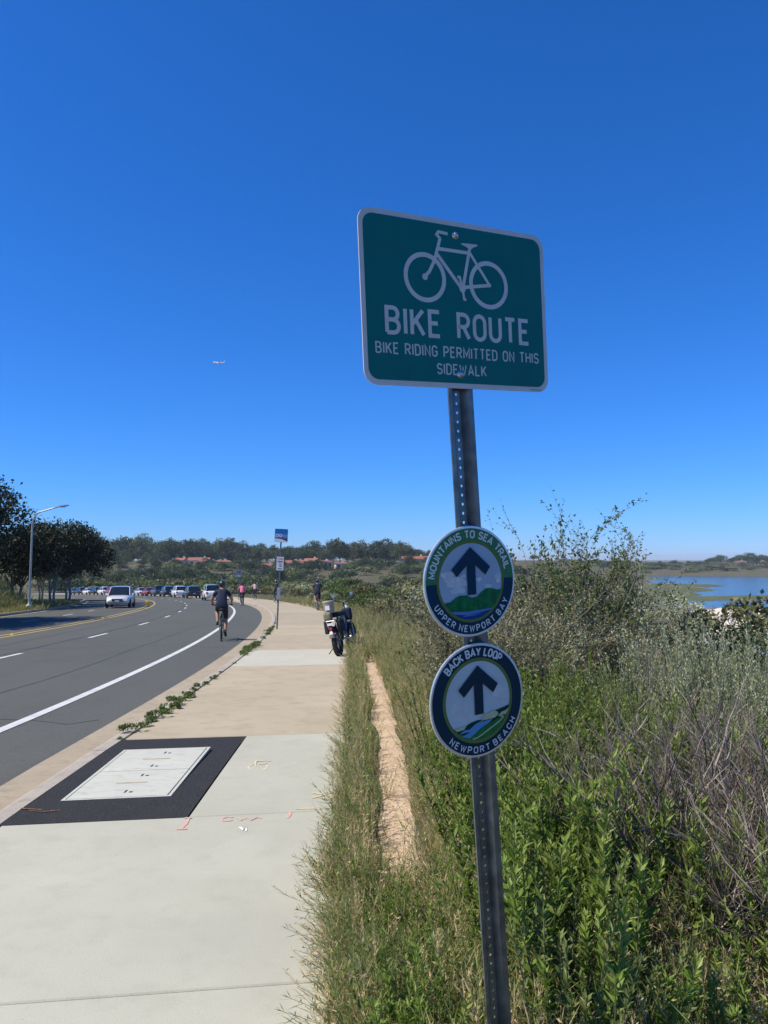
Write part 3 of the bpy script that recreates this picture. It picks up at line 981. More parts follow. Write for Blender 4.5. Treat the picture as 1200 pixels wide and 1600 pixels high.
def add_text(g_, t, x0, x1, z0, z1, stroke, yoff, gap=0.30, sp=0.55):
    """lettering on the sign plane (x right, z up), fitted between x0..x1 and z0..z1, front at -y"""
    h = (z1 - z0) - stroke
    tot = text_width(t, gap, sp)
    kx = (x1 - x0 - stroke) / tot
    x, lay = x0 + stroke / 2, 0
    for k, ch in enumerate(t):
        if ch == ' ':
            x += sp * kx
            continue
        w, st = FONT[ch]
        for q, pl in enumerate(st):
            L_, R_ = ribbon([(x + px * kx, z0 + stroke / 2 + py * h) for px, py in pl], stroke)
            yy = yoff - 0.00006 * q
            g_.loft([[(a[0], yy, a[1]), (c[0], yy, c[1])] for a, c in zip(L_, R_)], closed=False, cap=False)
        x += (w + (gap if k < len(t) - 1 and t[k + 1] != ' ' else 0)) * kx
    return g_


def add_arc_text(g_, t, r, a0, a1, h, stroke, yoff, top=True, gap=0.30, sp=0.5):
    """lettering bent round a circle; r is the radius of the middle of the letters, a0..a1 in degrees"""
    tot = text_width(t, gap, sp)
    kx = abs(rad(a1 - a0)) * r / tot
    x = 0
    for k, ch in enumerate(t):
        if ch == ' ':
            x += sp
            continue
        w, st = FONT[ch]
        mid_ = x + w / 2
        ang_ = rad(a0) + (rad(a1) - rad(a0)) * mid_ / tot
        cx_, cz_ = r * math.cos(ang_), r * math.sin(ang_)
        th = ang_ - math.pi / 2 if top else ang_ + math.pi / 2
        for q, pl in enumerate(st):
            pp = []
            for px, py in pl:
                lx, lz = (px - w / 2) * kx, (py - 0.5) * h
                pp.append((cx_ + lx * math.cos(th) - lz * math.sin(th), cz_ + lx * math.sin(th) + lz * math.cos(th)))
            L_, R_ = ribbon(pp, stroke)
            yy = yoff - 0.00006 * q
            g_.loft([[(a[0], yy, a[1]), (c[0], yy, c[1])] for a, c in zip(L_, R_)], closed=False, cap=False)
        x += w + (gap if k < len(t) - 1 and t[k + 1] != ' ' else 0)
    return g_


def poly(g_, pts, y):
    return g_.add([(a, y, c) for a, c in pts], [tuple(range(len(pts)))])


def tri_obj(g_, name, mat, parent):
    o = g_.obj(name, mat, parent)
    bm = bmesh.new()
    bm.from_mesh(o.data)
    bmesh.ops.triangulate(bm, faces=[f_ for f_ in bm.faces if len(f_.verts) > 4])
    bm.to_mesh(o.data)
    bm.free()
    return o


def rrect(w, h, r, n=7):
    pts = []
    for (cx_, cz_, a0) in ((w / 2 - r, h / 2 - r, 0), (-w / 2 + r, h / 2 - r, 90), (-w / 2 + r, -h / 2 + r, 180), (w / 2 - r, -h / 2 + r, 270)):
        pts += [(cx_ + r * math.cos(rad(a0 + 90 * k / (n - 1))), cz_ + r * math.sin(rad(a0 + 90 * k / (n - 1)))) for k in range(n)]
    return pts


def plate(pts, y0, y1):
    """flat plate between y0 (front) and y1 (back)"""
    n = len(pts)
    v = [(a, y0, c) for a, c in pts] + [(a, y1, c) for a, c in pts]
    f = [tuple(range(n)), tuple(n + k for k in reversed(range(n)))] + [(k, (k + 1) % n, n + (k + 1) % n, n + k) for k in range(n)]
    return Geo().add(v, f)


def ring_band(g_, outer, inner, y):
    n = len(outer)
    v = [(a, y, c) for a, c in outer] + [(a, y, c) for a, c in inner]
    return g_.add(v, [(k, (k + 1) % n, n + (k + 1) % n, n + k) for k in range(n)])


# ------------------------------------------------------------------ the sign post with its three signs
SM = Matrix(((0.87321, -0.48551, -0.04221), (0.48233, 0.87338, -0.0676), (0.06969, 0.03867, 0.99682)))
SC = Vector((0.2073, 2.0674, 2.3419))
POST_BASE = Vector((0.348, 2.249, -0.02))
sp_root = empty('sign_post', POST_BASE, 0, 'steel post with green bike route sign above two round trail signs', 'sign post')


def sign_part(name, centre, mesh_geo, mats, off=0.0, label=None):
    o = mesh_geo.obj(name, mats, sp_root)
    m4 = SM.to_4x4()
    m4.translation = Vector(centre) - POST_BASE + SM @ Vector((0, off, 0))
    o.matrix_local = m4
    return tag(o, label)


# U-channel post with a row of holes in its recessed web
up = Vector((-0.064, -0.080, 1.0)).normalized()
xax = (Vector(SM.col[0]) - up * up.dot(Vector(SM.col[0]))).normalized()
yax = up.cross(xax)
pm = Matrix((xax, yax, up)).transposed().to_4x4()
pg = Geo()
LEN = 2.40
zs = np.arange(0, LEN, 0.0254)
oct_ = [(0.0042 * math.cos(rad(a + 22.5)), 0.0042 * math.sin(rad(a + 22.5))) for a in range(0, 360, 45)]
for z0 in zs:
    zc, hz = z0 + 0.0127, 0.0127
    rect = [(0.012, hz * 0.41), (0.012 * 0.41, hz), (-0.012 * 0.41, hz), (-0.012, hz * 0.41), (-0.012, -hz * 0.41), (-0.012 * 0.41, -hz), (0.012 * 0.41, -hz), (0.012, -hz * 0.41)]
    v = [(a, 0.023, zc + c) for a, c in rect] + [(a, 0.023, zc + c) for a, c in oct_]
    f = [(k, (k + 1) % 8, 8 + (k + 1) % 8, 8 + k) for k in range(8)]
    cn = [(0.012, hz), (-0.012, hz), (-0.012, -hz), (0.012, -hz)]
    v += [(a, 0.023, zc + c) for a, c in cn]
    f += [(0, 16, 1), (2, 17, 3), (4, 18, 5), (6, 19, 7)]
    pg.add(v, f)
prof = [(-0.0395, 0.004), (-0.0395, 0.0), (-0.030, 0.0), (-0.025, 0.003), (-0.012, 0.023)]
for sgn in (1, -1):
    pg.loft([[(sgn * a, c, 0) for a, c in prof], [(sgn * a, c, LEN) for a, c in prof]], closed=False, cap=False)
post = pg.obj('post', 'galvanised', sp_root)
pm.translation = Vector((0.2122, 2.0796, 2.1261)) - POST_BASE - up * (2.12) + yax * 0.0065
post.matrix_local = pm
sol = post.modifiers.new('thickness', 'SOLIDIFY')
sol.thickness = 0.0028
sol.offset = 0

# bike route sign
face = sign_part('route_sign', SC, plate(rrect(0.61, 0.457, 0.038), 0.0, 0.003), 'sign_silver', label='green bike route sign with white bicycle, border and lettering')
tri_obj(poly(Geo(), rrect(0.61 - 0.026, 0.457 - 0.028, 0.030), -0.0006), 'green_field', 'sign_green', face)
bk = Geo()
YB = -0.0012
for cx_, R_ in ((-0.109, 0.0668), (0.1013, 0.0672)):
    th = np.linspace(0, 2 * math.pi, 48, endpoint=False)
    ring_band(bk, [(cx_ + R_ * math.cos(a), 0.0645 + R_ * math.sin(a)) for a in th], [(cx_ + (R_ - 0.0125) * math.cos(a), 0.0645 + (R_ - 0.0125) * math.sin(a)) for a in th], YB)


def bar(g_, p0, p1, w, lay):
    L_, R_ = ribbon([p0, p1] if not isinstance(p0, list) else p0, w)
    g_.loft([[(a[0], YB - lay * 0.00008, a[1]), (c[0], YB - lay * 0.00008, c[1])] for a, c in zip(L_, R_)], closed=False, cap=False)


bar(bk, [(-0.110, 0.0657), (-0.094, 0.083), (-0.078, 0.112), (-0.066, 0.146), (-0.0565, 0.176)], None, 0.0095, 1)
bar(bk, [(-0.0555, 0.174), (-0.067, 0.184), (-0.0605, 0.1925), (-0.031, 0.1905)], None, 0.0085, 2)
bar(bk, (-0.066, 0.1465), (0.041, 0.1465), 0.0095, 3)
bar(bk, (-0.069, 0.132), (0.010, 0.044), 0.0105, 4)
bar(bk, (0.011, 0.042), (0.042, 0.166), 0.0095, 5)
bar(bk, (0.038, 0.150), (0.1035, 0.0645), 0.0085, 6)
bar(bk, (0.010, 0.049), (0.1035, 0.0640), 0.0095, 7)
bar(bk, [(-0.005, 0.0765), (0.003, 0.0765), (0.011, 0.044), (0.015, 0.017), (0.022, 0.016)], None, 0.0075, 8)
for (cx_, cz_, rr) in ((-0.110, 0.0657, 0.009), (0.0105, 0.045, 0.0105), (0.1035, 0.0643, 0.006)):
    bk.add([(cx_ + rr * math.cos(rad(a)), YB - 0.0008, cz_ + rr * math.sin(rad(a))) for a in range(0, 360, 30)], [tuple(range(12))])
bk.add([(a, YB - 0.0009, c) for a, c in ((0.010, 0.168), (0.018, 0.1715), (0.066, 0.1735), (0.0685, 0.170), (0.052, 0.1635), (0.046, 0.158), (0.036, 0.158), (0.028, 0.1625))], [tuple(range(8))])
bk.obj('bicycle_symbol', 'sign_silver', face)
tx = Geo()
add_text(tx, 'BIKE', -0.2383, -0.0640, -0.0962, -0.0200, 0.0112, YB)
add_text(tx, 'ROUTE', -0.0130, 0.2412, -0.0962, -0.0200, 0.0112, YB)
add_text(tx, 'BIKE RIDING PERMITTED ON THIS', -0.2700, 0.2715, -0.1468, -0.1158, 0.0042, YB, gap=0.30, sp=0.85)
add_text(tx, 'SIDEWALK', -0.0835, 0.0815, -0.1930, -0.1625, 0.0042, YB)
tx.obj('lettering', 'sign_silver', face)
imp = Geo()
for k in range(26):
    imp.box(0.235 + k * 0.0016, 0.2358 + k * 0.0016, -0.0004, -0.0001, -0.2235, -0.2235 + (0.0022 if k % 3 else 0.0014))
imp.obj('maker_print', 'dark_print', face)
for (bx_, bz_) in ((-0.006, 0.190), (-0.0075, -0.1895)):
    bo = Geo().lathe([(0.0, -0.007), (0.006, -0.0065), (0.0075, -0.004), (0.0075, -0.001), (0.011, -0.001), (0.011, 0.0)], c=(bx_, -0.001, bz_), axis='y', n=12)
    bo.obj('bolt', 'bolt_steel', face, smooth=True)


def circ(r, n=72, a0=0, a1=360):
    return [(r * math.cos(rad(a)), r * math.sin(rad(a))) for a in np.linspace(a0, a1, n, endpoint=(a1 - a0) < 360)]


def clipc(pts, r):
    out = []
    for a, c in pts:
        q = math.hypot(a, c)
        k = r / q if q > r else 1
        out.append((a * k, c * k))
    return out


def below(line, r):
    """region of the disc of radius r under a left-to-right line"""
    line = clipc(line, r)
    a0 = math.degrees(math.atan2(line[-1][1], line[-1][0]))
    a1 = math.degrees(math.atan2(line[0][1], line[0][0]))
    if a0 > 0:
        a0 -= 360
    while a1 > a0:
        a1 -= 360
    return line + [(r * math.cos(rad(a)), r * math.sin(rad(a))) for a in np.linspace(a0, a1, 24)[1:-1]]


def round_sign(name, centre, R_, label):
    o = sign_part(name, centre, Geo().lathe([(0.0, 0.0), (R_ - 0.002, 0.0), (R_, 0.0015), (R_, 0.004), (0, 0.004)], axis='y', n=72), 'alu', label=label)
    return o


def arrow(o, k, mat):
    pts = [(0.0, 0.615), (0.425, 0.235), (0.315, 0.095), (0.095, 0.285), (0.095, -0.245), (-0.095, -0.245), (-0.095, 0.285), (-0.315, 0.095), (-0.425, 0.235)]
    tri_obj(poly(Geo(), [(a * k, c * k) for a, c in pts], -0.0042), 'arrow', mat, o)


k1 = 0.1525
s1 = round_sign('trail_sign', (0.2383, 2.1180, 1.5868), k1, 'round sign with green upper band and navy lower band around an arrow over hills')
a_ = 0.955 * k1
top = circ(a_, 60, 0, 180) + list(reversed(circ(0.735 * k1, 60, 0, 180)))
tri_obj(ring_band(Geo(), circ(a_, 48, 0, 180.001), circ(0.735 * k1, 48, 0, 180.001), -0.0010), 'green_band', 'em_green', s1)
tri_obj(ring_band(Geo(), circ(a_, 48, 180, 360.001 - 0.002), circ(0.735 * k1, 48, 180, 360.001 - 0.002), -0.0010), 'navy_band', 'em_navy', s1)
ring_band(Geo(), circ(0.738 * k1), circ(0.685 * k1), -0.0014).obj('olive_ring', 'em_olive', s1)
poly(Geo(), circ(0.690 * k1), -0.0012).obj('sky_field', 'em_sky', s1)
cl = Geo()
for i, (cx_, cz_, ra, rb) in enumerate([(-0.50, 0.12, 0.13, 0.10), (-0.36, 0.02, 0.20, 0.10), (-0.20, -0.03, 0.14, 0.07), (-0.30, -0.14, 0.16, 0.06), (-0.16, 0.10, 0.06, 0.03), (0.17, 0.02, 0.07, 0.04), (0.60, 0.02, 0.07, 0.09), (0.37, -0.12, 0.08, 0.05), (-0.05, -0.06, 0.05, 0.04)]):
    pts = []
    for a in range(0, 360, 15):
        w_ = 1 + 0.18 * math.sin(rad(a * 3) + i) + 0.1 * math.sin(rad(a * 5) + 2 * i)
        pts.append(((cx_ + ra * w_ * math.cos(rad(a))) * k1, (cz_ + rb * w_ * math.sin(rad(a))) * k1))
    tri_obj(poly(Geo(), clipc(pts, 0.683 * k1), -0.0018 - 0.00006 * i), 'cloud', 'em_cloud', s1)
sc_ = lambda L_, k: [(a * k, c * k) for a, c in L_]
hl = sc_([(-0.60, -0.345), (-0.47, -0.34), (-0.36, -0.27), (-0.27, -0.24), (-0.12, -0.245), (0.0, -0.30), (0.10, -0.29), (0.20, -0.22), (0.33, -0.15), (0.45, -0.165), (0.57, -0.20), (0.70, -0.215)], k1)
tri_obj(poly(Geo(), below(hl, 0.686 * k1), -0.0028), 'hills', 'em_hill', s1)
tri_obj(poly(Geo(), below(sc_([(-0.46, -0.515), (-0.1, -0.54), (0.25, -0.53), (0.44, -0.52)], k1), 0.686 * k1), -0.0032), 'water_edge', 'em_water_lt', s1)
tri_obj(poly(Geo(), below(sc_([(-0.40, -0.575), (-0.1, -0.60), (0.1, -0.585), (0.42, -0.545)], k1), 0.686 * k1), -0.0036), 'water', 'em_water', s1)
tri_obj(poly(Geo(), sc_([(-0.22, -0.605), (0.05, -0.60), (0.22, -0.59), (0.05, -0.615), (-0.18, -0.622)], k1), -0.0039), 'wave', 'em_water_lt', s1)
arrow(s1, k1, 'em_navy')
t1 = Geo()
add_arc_text(t1, 'MOUNTAINS TO SEA TRAIL', 0.845 * k1, 172, 12.5, 0.120 * k1, 0.027 * k1, -0.0016, gap=0.27, sp=0.72)
t1.obj('upper_lettering', 'em_text', s1)
t1 = Geo()
add_arc_text(t1, 'UPPER NEWPORT BAY', 0.852 * k1, 207, 333.5, 0.105 * k1, 0.020 * k1, -0.0016, top=False, gap=0.42, sp=0.85)
t1.obj('lower_lettering', 'em_text', s1)
k2 = 0.1570
s2 = round_sign('trail_sign', (0.2593, 2.1442, 1.2591), k2, 'round sign with an all navy band around an arrow over winding green wetland')
ring_band(Geo(), circ(0.955 * k2), circ(0.735 * k2), -0.0010).obj('navy_band', 'em_navy_dark', s2)
ring_band(Geo(), circ(0.745 * k2), circ(0.685 * k2), -0.0014).obj('olive_ring', 'em_olive', s2)
poly(Geo(), circ(0.690 * k2), -0.0012).obj('sky_field', 'em_sky_b', s2)
cl = Geo()
for i, (cx_, cz_, ra, rb) in enumerate([(-0.40, -0.10, 0.18, 0.14), (-0.30, -0.24, 0.16, 0.08), (0.45, 0.10, 0.14, 0.13), (0.55, 0.0, 0.09, 0.06)]):
    pts = [((cx_ + ra * (1 + 0.15 * math.sin(rad(a * 3) + i)) * math.cos(rad(a))) * k2, (cz_ + rb * (1 + 0.15 * math.sin(rad(a * 4) + i)) * math.sin(rad(a))) * k2) for a in range(0, 360, 15)]
    tri_obj(poly(Geo(), clipc(pts, 0.683 * k2), -0.0017 - 0.00006 * i), 'cloud', 'em_cloud_b', s2)
land = [(-0.60, -0.46), (-0.44, -0.43), (-0.30, -0.41), (-0.18, -0.365), (-0.05, -0.345), (0.05, -0.345), (0.16, -0.28), (0.33, -0.235), (0.50, -0.21), (0.62, -0.185), (0.70, -0.19)]
tri_obj(poly(Geo(), below(sc_(land, k2), 0.686 * k2), -0.0024), 'far_land', 'em_dkgreen', s2)
tri_obj(poly(Geo(), below(sc_([(-0.48, -0.56), (-0.20, -0.60), (0.0, -0.52), (0.20, -0.44), (0.45, -0.37), (0.58, -0.335)], k2), 0.686 * k2), -0.0027), 'meadow', 'em_hill_b', s2)
tri_obj(poly(Geo(), sc_([(-0.44, -0.525), (-0.33, -0.47), (-0.22, -0.475), (-0.08, -0.40), (0.02, -0.375), (0.10, -0.385), (0.30, -0.365), (0.20, -0.43), (0.03, -0.49), (-0.10, -0.56), (-0.22, -0.63), (-0.38, -0.575), (-0.20, -0.52), (-0.30, -0.515)], k2), -0.0030), 'water', 'em_water_b', s2)
tri_obj(poly(Geo(), sc_([(0.03, -0.36), (0.09, -0.27), (0.20, -0.25), (0.33, -0.225), (0.40, -0.265), (0.42, -0.31), (0.34, -0.355), (0.15, -0.365)], k2), -0.0033), 'bluff', 'em_tan', s2)
tri_obj(poly(Geo(), clipc(sc_([(0.40, -0.345), (0.48, -0.28), (0.58, -0.265), (0.66, -0.235), (0.64, -0.28), (0.58, -0.335), (0.50, -0.33)], k2), 0.683 * k2), -0.0033), 'bluff', 'em_tan', s2)
tri_obj(poly(Geo(), clipc(sc_([(-0.56, -0.435), (-0.40, -0.41), (-0.28, -0.41), (-0.34, -0.46), (-0.48, -0.47)], k2), 0.683 * k2), -0.0033), 'bluff', 'em_tan', s2)
pt = Geo()
L_, R_ = ribbon(sc_([(-0.16, -0.655), (-0.06, -0.645), (0.06, -0.60), (0.18, -0.545), (0.32, -0.485), (0.45, -0.425), (0.515, -0.375), (0.50, -0.35), (0.44, -0.345)], k2), 0.026 * k2)
pt.loft([[(a[0], -0.0036, a[1]), (c[0], -0.0036, c[1])] for a, c in zip(L_, R_)], closed=False, cap=False)
pt.obj('footpath', 'em_path', s2)
arrow(s2, k2, 'em_navy_dark')
t2 = Geo()
add_arc_text(t2, 'BACK BAY LOOP', 0.85 * k2, 139, 52, 0.125 * k2, 0.030 * k2, -0.0016, gap=0.27, sp=0.68)
t2.obj('upper_lettering', 'em_text', s2)
t2 = Geo()
add_arc_text(t2, 'NEWPORT BEACH', 0.862 * k2, 225, 330, 0.100 * k2, 0.020 * k2, -0.0016, top=False, gap=0.42, sp=0.75)
t2.obj('lower_lettering', 'em_text', s2)

# ------------------------------------------------------------------ bus stop sign
bx, by = -3.46, 25.0
bus = empty('bus_stop_sign', (bx, by, float(zr(25.0))), 0.15, 'tall thin post with blue bus stop sign above white no parking sign', 'bus stop')
bus.rotation_euler.y = rad(2.2)
Geo().box(-0.025, 0.025, -0.02, 0.02, -0.05, 3.25).obj('post', 'galvanised', bus)
bp_ = plate(rrect(0.42, 0.43, 0.02), -0.032, -0.026).obj('bus_panel', 'bus_blue', bus, loc=(0, 0, 3.03))
tri_obj(poly(Geo(), [(-0.205, 0.05), (-0.1, 0.075), (0.05, 0.03), (0.205, 0.04), (0.205, -0.06), (-0.05, -0.04), (-0.205, -0.08)], -0.0335), 'light_wave', 'bus_lightblue', bp_)
tri_obj(poly(Geo(), [(-0.205, -0.08), (-0.05, -0.04), (0.205, -0.06), (0.205, -0.10), (0.0, -0.09), (-0.205, -0.10)], -0.0345), 'grey_wave', 'bus_grey', bp_)
tri_obj(poly(Geo(), [(-0.205, -0.10), (0.0, -0.115), (0.205, -0.19), (0.205, -0.21), (-0.205, -0.21)], -0.0345), 'white_foot', 'white_panel', bp_)
tri_obj(poly(Geo(), [(0.0, -0.09), (0.205, -0.10), (0.205, -0.175), (0.08, -0.135)], -0.0355), 'red_swoosh', 'bus_red', bp_)
lt = Geo()
for (x0, w_) in ((-0.13, 0.085), (-0.02, 0.085)):
    L_, R_ = ribbon(arc(x0, 0.0, w_ / 2, 0.04, 0, 360, 14), 0.02)
    lt.loft([[(a[0], -0.0355, a[1]), (c[0], -0.0355, c[1])] for a, c in zip(L_, R_)], closed=False, cap=False)
lt.obj('lettering', 'white_panel', bp_)
np_ = plate(rrect(0.225, 0.44, 0.02), -0.032, -0.027).obj('no_parking_panel', 'white_panel', bus, loc=(0.0, 0, 2.12))
pr = Geo()
L_, R_ = ribbon(arc(-0.045, 0.15, 0.035, 0.035, 0, 360, 16), 0.011)
pr.loft([[(a[0], -0.0335, a[1]), (c[0], -0.0335, c[1])] for a, c in zip(L_, R_)], closed=False, cap=False)
for (x0, x1, z0, z1) in ((0.0, 0.085, 0.135, 0.165), (-0.085, 0.085, 0.055, 0.085), (-0.05, 0.055, 0.015, 0.03)):
    pr.box(x0, x1, -0.0345, -0.033, z0, z1)
pr.obj('red_print', 'red_print', np_)
pr = Geo()
for (x0, x1, z0, z1) in ((-0.04, 0.06, -0.055, -0.035), (-0.02, 0.06, -0.10, -0.085), (-0.075, 0.075, -0.175, -0.155)):
    pr.box(x0, x1, -0.0345, -0.033, z0, z1)
pr.obj('dark_print', 'dark_print', np_)
bevel(Geo().box(-0.055, 0.055, -0.05, -0.021, 0.96, 1.34).obj('timetable_case', 'galvanised_light', bus), 0.008)

# small distant sign at the kerb
q = P(76, 0.9)
ds = empty('kerb_sign', tuple(q), head(76), 'small grey and white sign on a thin post at the bend', 'road sign')
Geo().box(-0.03, 0.03, -0.02, 0.02, -0.05, 2.95).obj('post', 'galvanised', ds)
pn = plate(rrect(0.60, 0.70, 0.04), -0.032, -0.026).obj('panel', 'galvanised_light', ds, loc=(0, 0, 2.55))
gpr = Geo()
for z0 in (0.15, 0.02, -0.1):
    gpr.box(-0.2, 0.2, -0.034, -0.0325, z0, z0 + 0.07)
gpr.obj('dark_print', 'dark_print', pn)
tri_obj(poly(Geo(), [(-0.02, -0.05), (0.10, -0.33), (-0.16, -0.33), (-0.14, -0.2)], -0.035), 'white_print', 'white_panel', pn)

# ------------------------------------------------------------------ street lamp
lx, ly = -21.6, 47.0
lamp = empty('street_lamp', put(lx, ly), 0, 'tall grey street lamp with a curved arm beside the grassy bank', 'street lamp')
Geo().lathe([(0.2, 0), (0.2, 0.25), (0.14, 0.35), (0.0, 0.35)], n=12).obj('base', 'galvanised_light', lamp)
LH = 5.05
pts = [(0.02 * k / 12 * 3, 0, 0.2 + (LH - 0.2) * k / 12) for k in range(13)]
pts += [(0.06 + 0.12 + 0.55 * (1 - math.cos(rad(a))) - 0.12, 0, LH + 0.95 * math.sin(rad(a))) for a in (12, 24, 36, 48, 60, 70)]
end = pts[-1]
pts += [(end[0] + k * 0.29, 0, end[2] + k * 0.085) for k in range(1, 5)]
Geo().tube(pts, [0.075 - 0.04 * k / len(pts) for k in range(len(pts))], 10).obj('pole', 'galvanised_light', lamp, smooth=True)
e = pts[-1]
lum = Geo().loft([[(e[0] + x, hw * c_, e[2] + 0.02 + z + h_ * s_) for c_, s_ in ((1, -0.6), (1, 0.3), (0.5, 1), (-0.5, 1), (-1, 0.3), (-1, -0.6))] for x, z, hw, h_ in ((-0.05, -0.01, 0.05, 0.03), (0.1, 0.01, 0.14, 0.06), (0.45, 0.06, 0.16, 0.06), (0.68, 0.09, 0.09, 0.035))])
lo = lum.obj('luminaire', 'silver_metal', lamp)
Geo().box(e[0] + 0.12, e[0] + 0.5, -0.11, 0.11, e[2] - 0.02, e[2] + 0.0).obj('lens', 'head_lens', lo)

# ------------------------------------------------------------------ bicycles
def wheel(parent, y, R_, tw, spokes=12, hub_w=0.05):
    w = Geo().torus((0, y, R_), R_ - tw, tw, 'x', 30, 8).obj('tyre', 'black_rubber', parent, smooth=True)
    Geo().torus((0, y, R_), R_ - 2.1 * tw, tw * 0.45, 'x', 30, 6).obj('rim', 'silver_metal', w, smooth=True)
    g_ = Geo().lathe([(0, -hub_w), (0.02, -hub_w), (0.014, 0), (0.02, hub_w), (0, hub_w)], c=(0, y, R_), axis='x', n=10)
    for k in range(spokes):
        a = 2 * math.pi * k / spokes
        sg = hub_w * 0.7 * (1 if k % 2 else -1)
        g_.tube([(sg, y + 0.015 * math.cos(a), R_ + 0.015 * math.sin(a)), (0, y + (R_ - 2 * tw) * math.cos(a + 0.15), R_ + (R_ - 2 * tw) * math.sin(a + 0.15))], 0.0016, 3, False)
    g_.obj('spokes', 'silver_metal', w)
    return w


def make_bicycle(name, loc, rotz, label, group=None, paint='black_paint'):
    b_ = empty(name, loc, rotz, label, 'bicycle', group)
    R_ = 0.345
    ya, yf = -0.46, 0.60
    wheel(b_, ya, R_, 0.022)
    wheel(b_, yf, R_, 0.022)
    g_ = Geo()
    bb, st, ht, hb = (0, -0.02, 0.29), (0, -0.18, 0.80), (0, 0.40, 0.86), (0, 0.44, 0.70)
    g_.tube([bb, st], 0.017, 8).tube([st, ht], 0.016, 8).tube([bb, hb], 0.020, 8).tube([ht, hb], 0.022, 8)
    for sx in (-0.055, 0.055):
        g_.tube([(sx * 0.4, bb[1], bb[2]), (sx, ya, R_)], 0.010, 6).tube([(sx * 0.3, st[1], st[2] - 0.04), (sx, ya, R_)], 0.009, 6)
    g_.obj('frame', paint, b_, smooth=True)
    f_ = Geo()
    for sx in (-0.05, 0.05):
        f_.tube([hb, (sx, hb[1] + 0.03, hb[2] - 0.04), (sx, yf, R_)], 0.013, 6)
    f_.obj('fork', paint, b_, smooth=True)
    h_ = Geo().tube([ht, (0, 0.38, 0.99)], 0.014, 8).tube([(-0.31, 0.36, 1.03), (-0.18, 0.42, 1.01), (0, 0.43, 0.99), (0.18, 0.42, 1.01), (0.31, 0.36, 1.03)], 0.013, 8)
    hbar = h_.obj('handlebar', 'black_paint', b_, smooth=True)
    for sx in (-1, 1):
        Geo().tube([(sx * 0.20, 0.41, 1.013), (sx * 0.32, 0.355, 1.032)], 0.018, 8).obj('grip', 'black_rubber', hbar)
    Geo().tube([st, (0, -0.20, 0.90)], 0.013, 8).obj('seat_post', 'silver_metal', b_)
    sad = Geo().loft([[(hw * c_, y, 0.91 + z + 0.03 * s_) for c_, s_ in ((1, -0.6), (0.8, 0.6), (0, 1), (-0.8, 0.6), (-1, -0.6))] for y, hw, z in ((-0.35, 0.05, 0.01), (-0.30, 0.085, 0.015), (-0.18, 0.055, 0.0), (-0.06, 0.02, 0.0), (-0.05, 0.008, -0.005))])
    sad.obj('saddle', 'black_rubber', b_, smooth=True)
    c_ = Geo().lathe([(0, -0.006), (0.085, -0.006), (0.085, 0.006), (0, 0.006)], c=(0.045, bb[1], bb[2]), axis='x', n=20)
    c_.tube([(0.06, bb[1], bb[2]), (0.075, bb[1], bb[2] - 0.17)], 0.010, 6).tube([(-0.06, bb[1], bb[2]), (-0.075, bb[1], bb[2] + 0.17)], 0.010, 6)
    cr = c_.obj('crankset', 'silver_metal', b_)
    for sx, dz in ((1, -0.17), (-1, 0.17)):
        Geo().box(sx * 0.125 - 0.045, sx * 0.125 + 0.045, bb[1] - 0.035, bb[1] + 0.035, bb[2] + dz - 0.012, bb[2] + dz + 0.008).obj('pedal', 'black_rubber', cr)
    return b_


# ------------------------------------------------------------------ riders: one skinned body each
def body_mesh(name, joints, edges, bulk):
    """joints: name -> (pos, radius or (rx, ry)); edges: (a, b); returns evaluated skin + subdivision mesh"""
    names = list(joints)
    me = bpy.data.meshes.new(name)
    me.from_pydata([joints[k][0] for k in names], [(names.index(a), names.index(c)) for a, c in edges], [])
    o = bpy.data.objects.new(name + '_tmp', me)
    COL.objects.link(o)
    o.modifiers.new('skin', 'SKIN').use_smooth_shade = True
    for k, nm in enumerate(names):
        r = joints[nm][1]
        r = (r, r) if not isinstance(r, tuple) else r
        me.skin_vertices[0].data[k].radius = (r[0] * bulk, r[1] * bulk)
    me.skin_vertices[0].data[names.index('hips')].use_root = True
    o.modifiers.new('sub', 'SUBSURF').levels = 2
    dg = bpy.context.evaluated_depsgraph_get()
    dg.update()
    out = bpy.data.meshes.new_from_object(o.evaluated_get(dg))
    bpy.data.objects.remove(o)
    out.materials.clear()
    return out


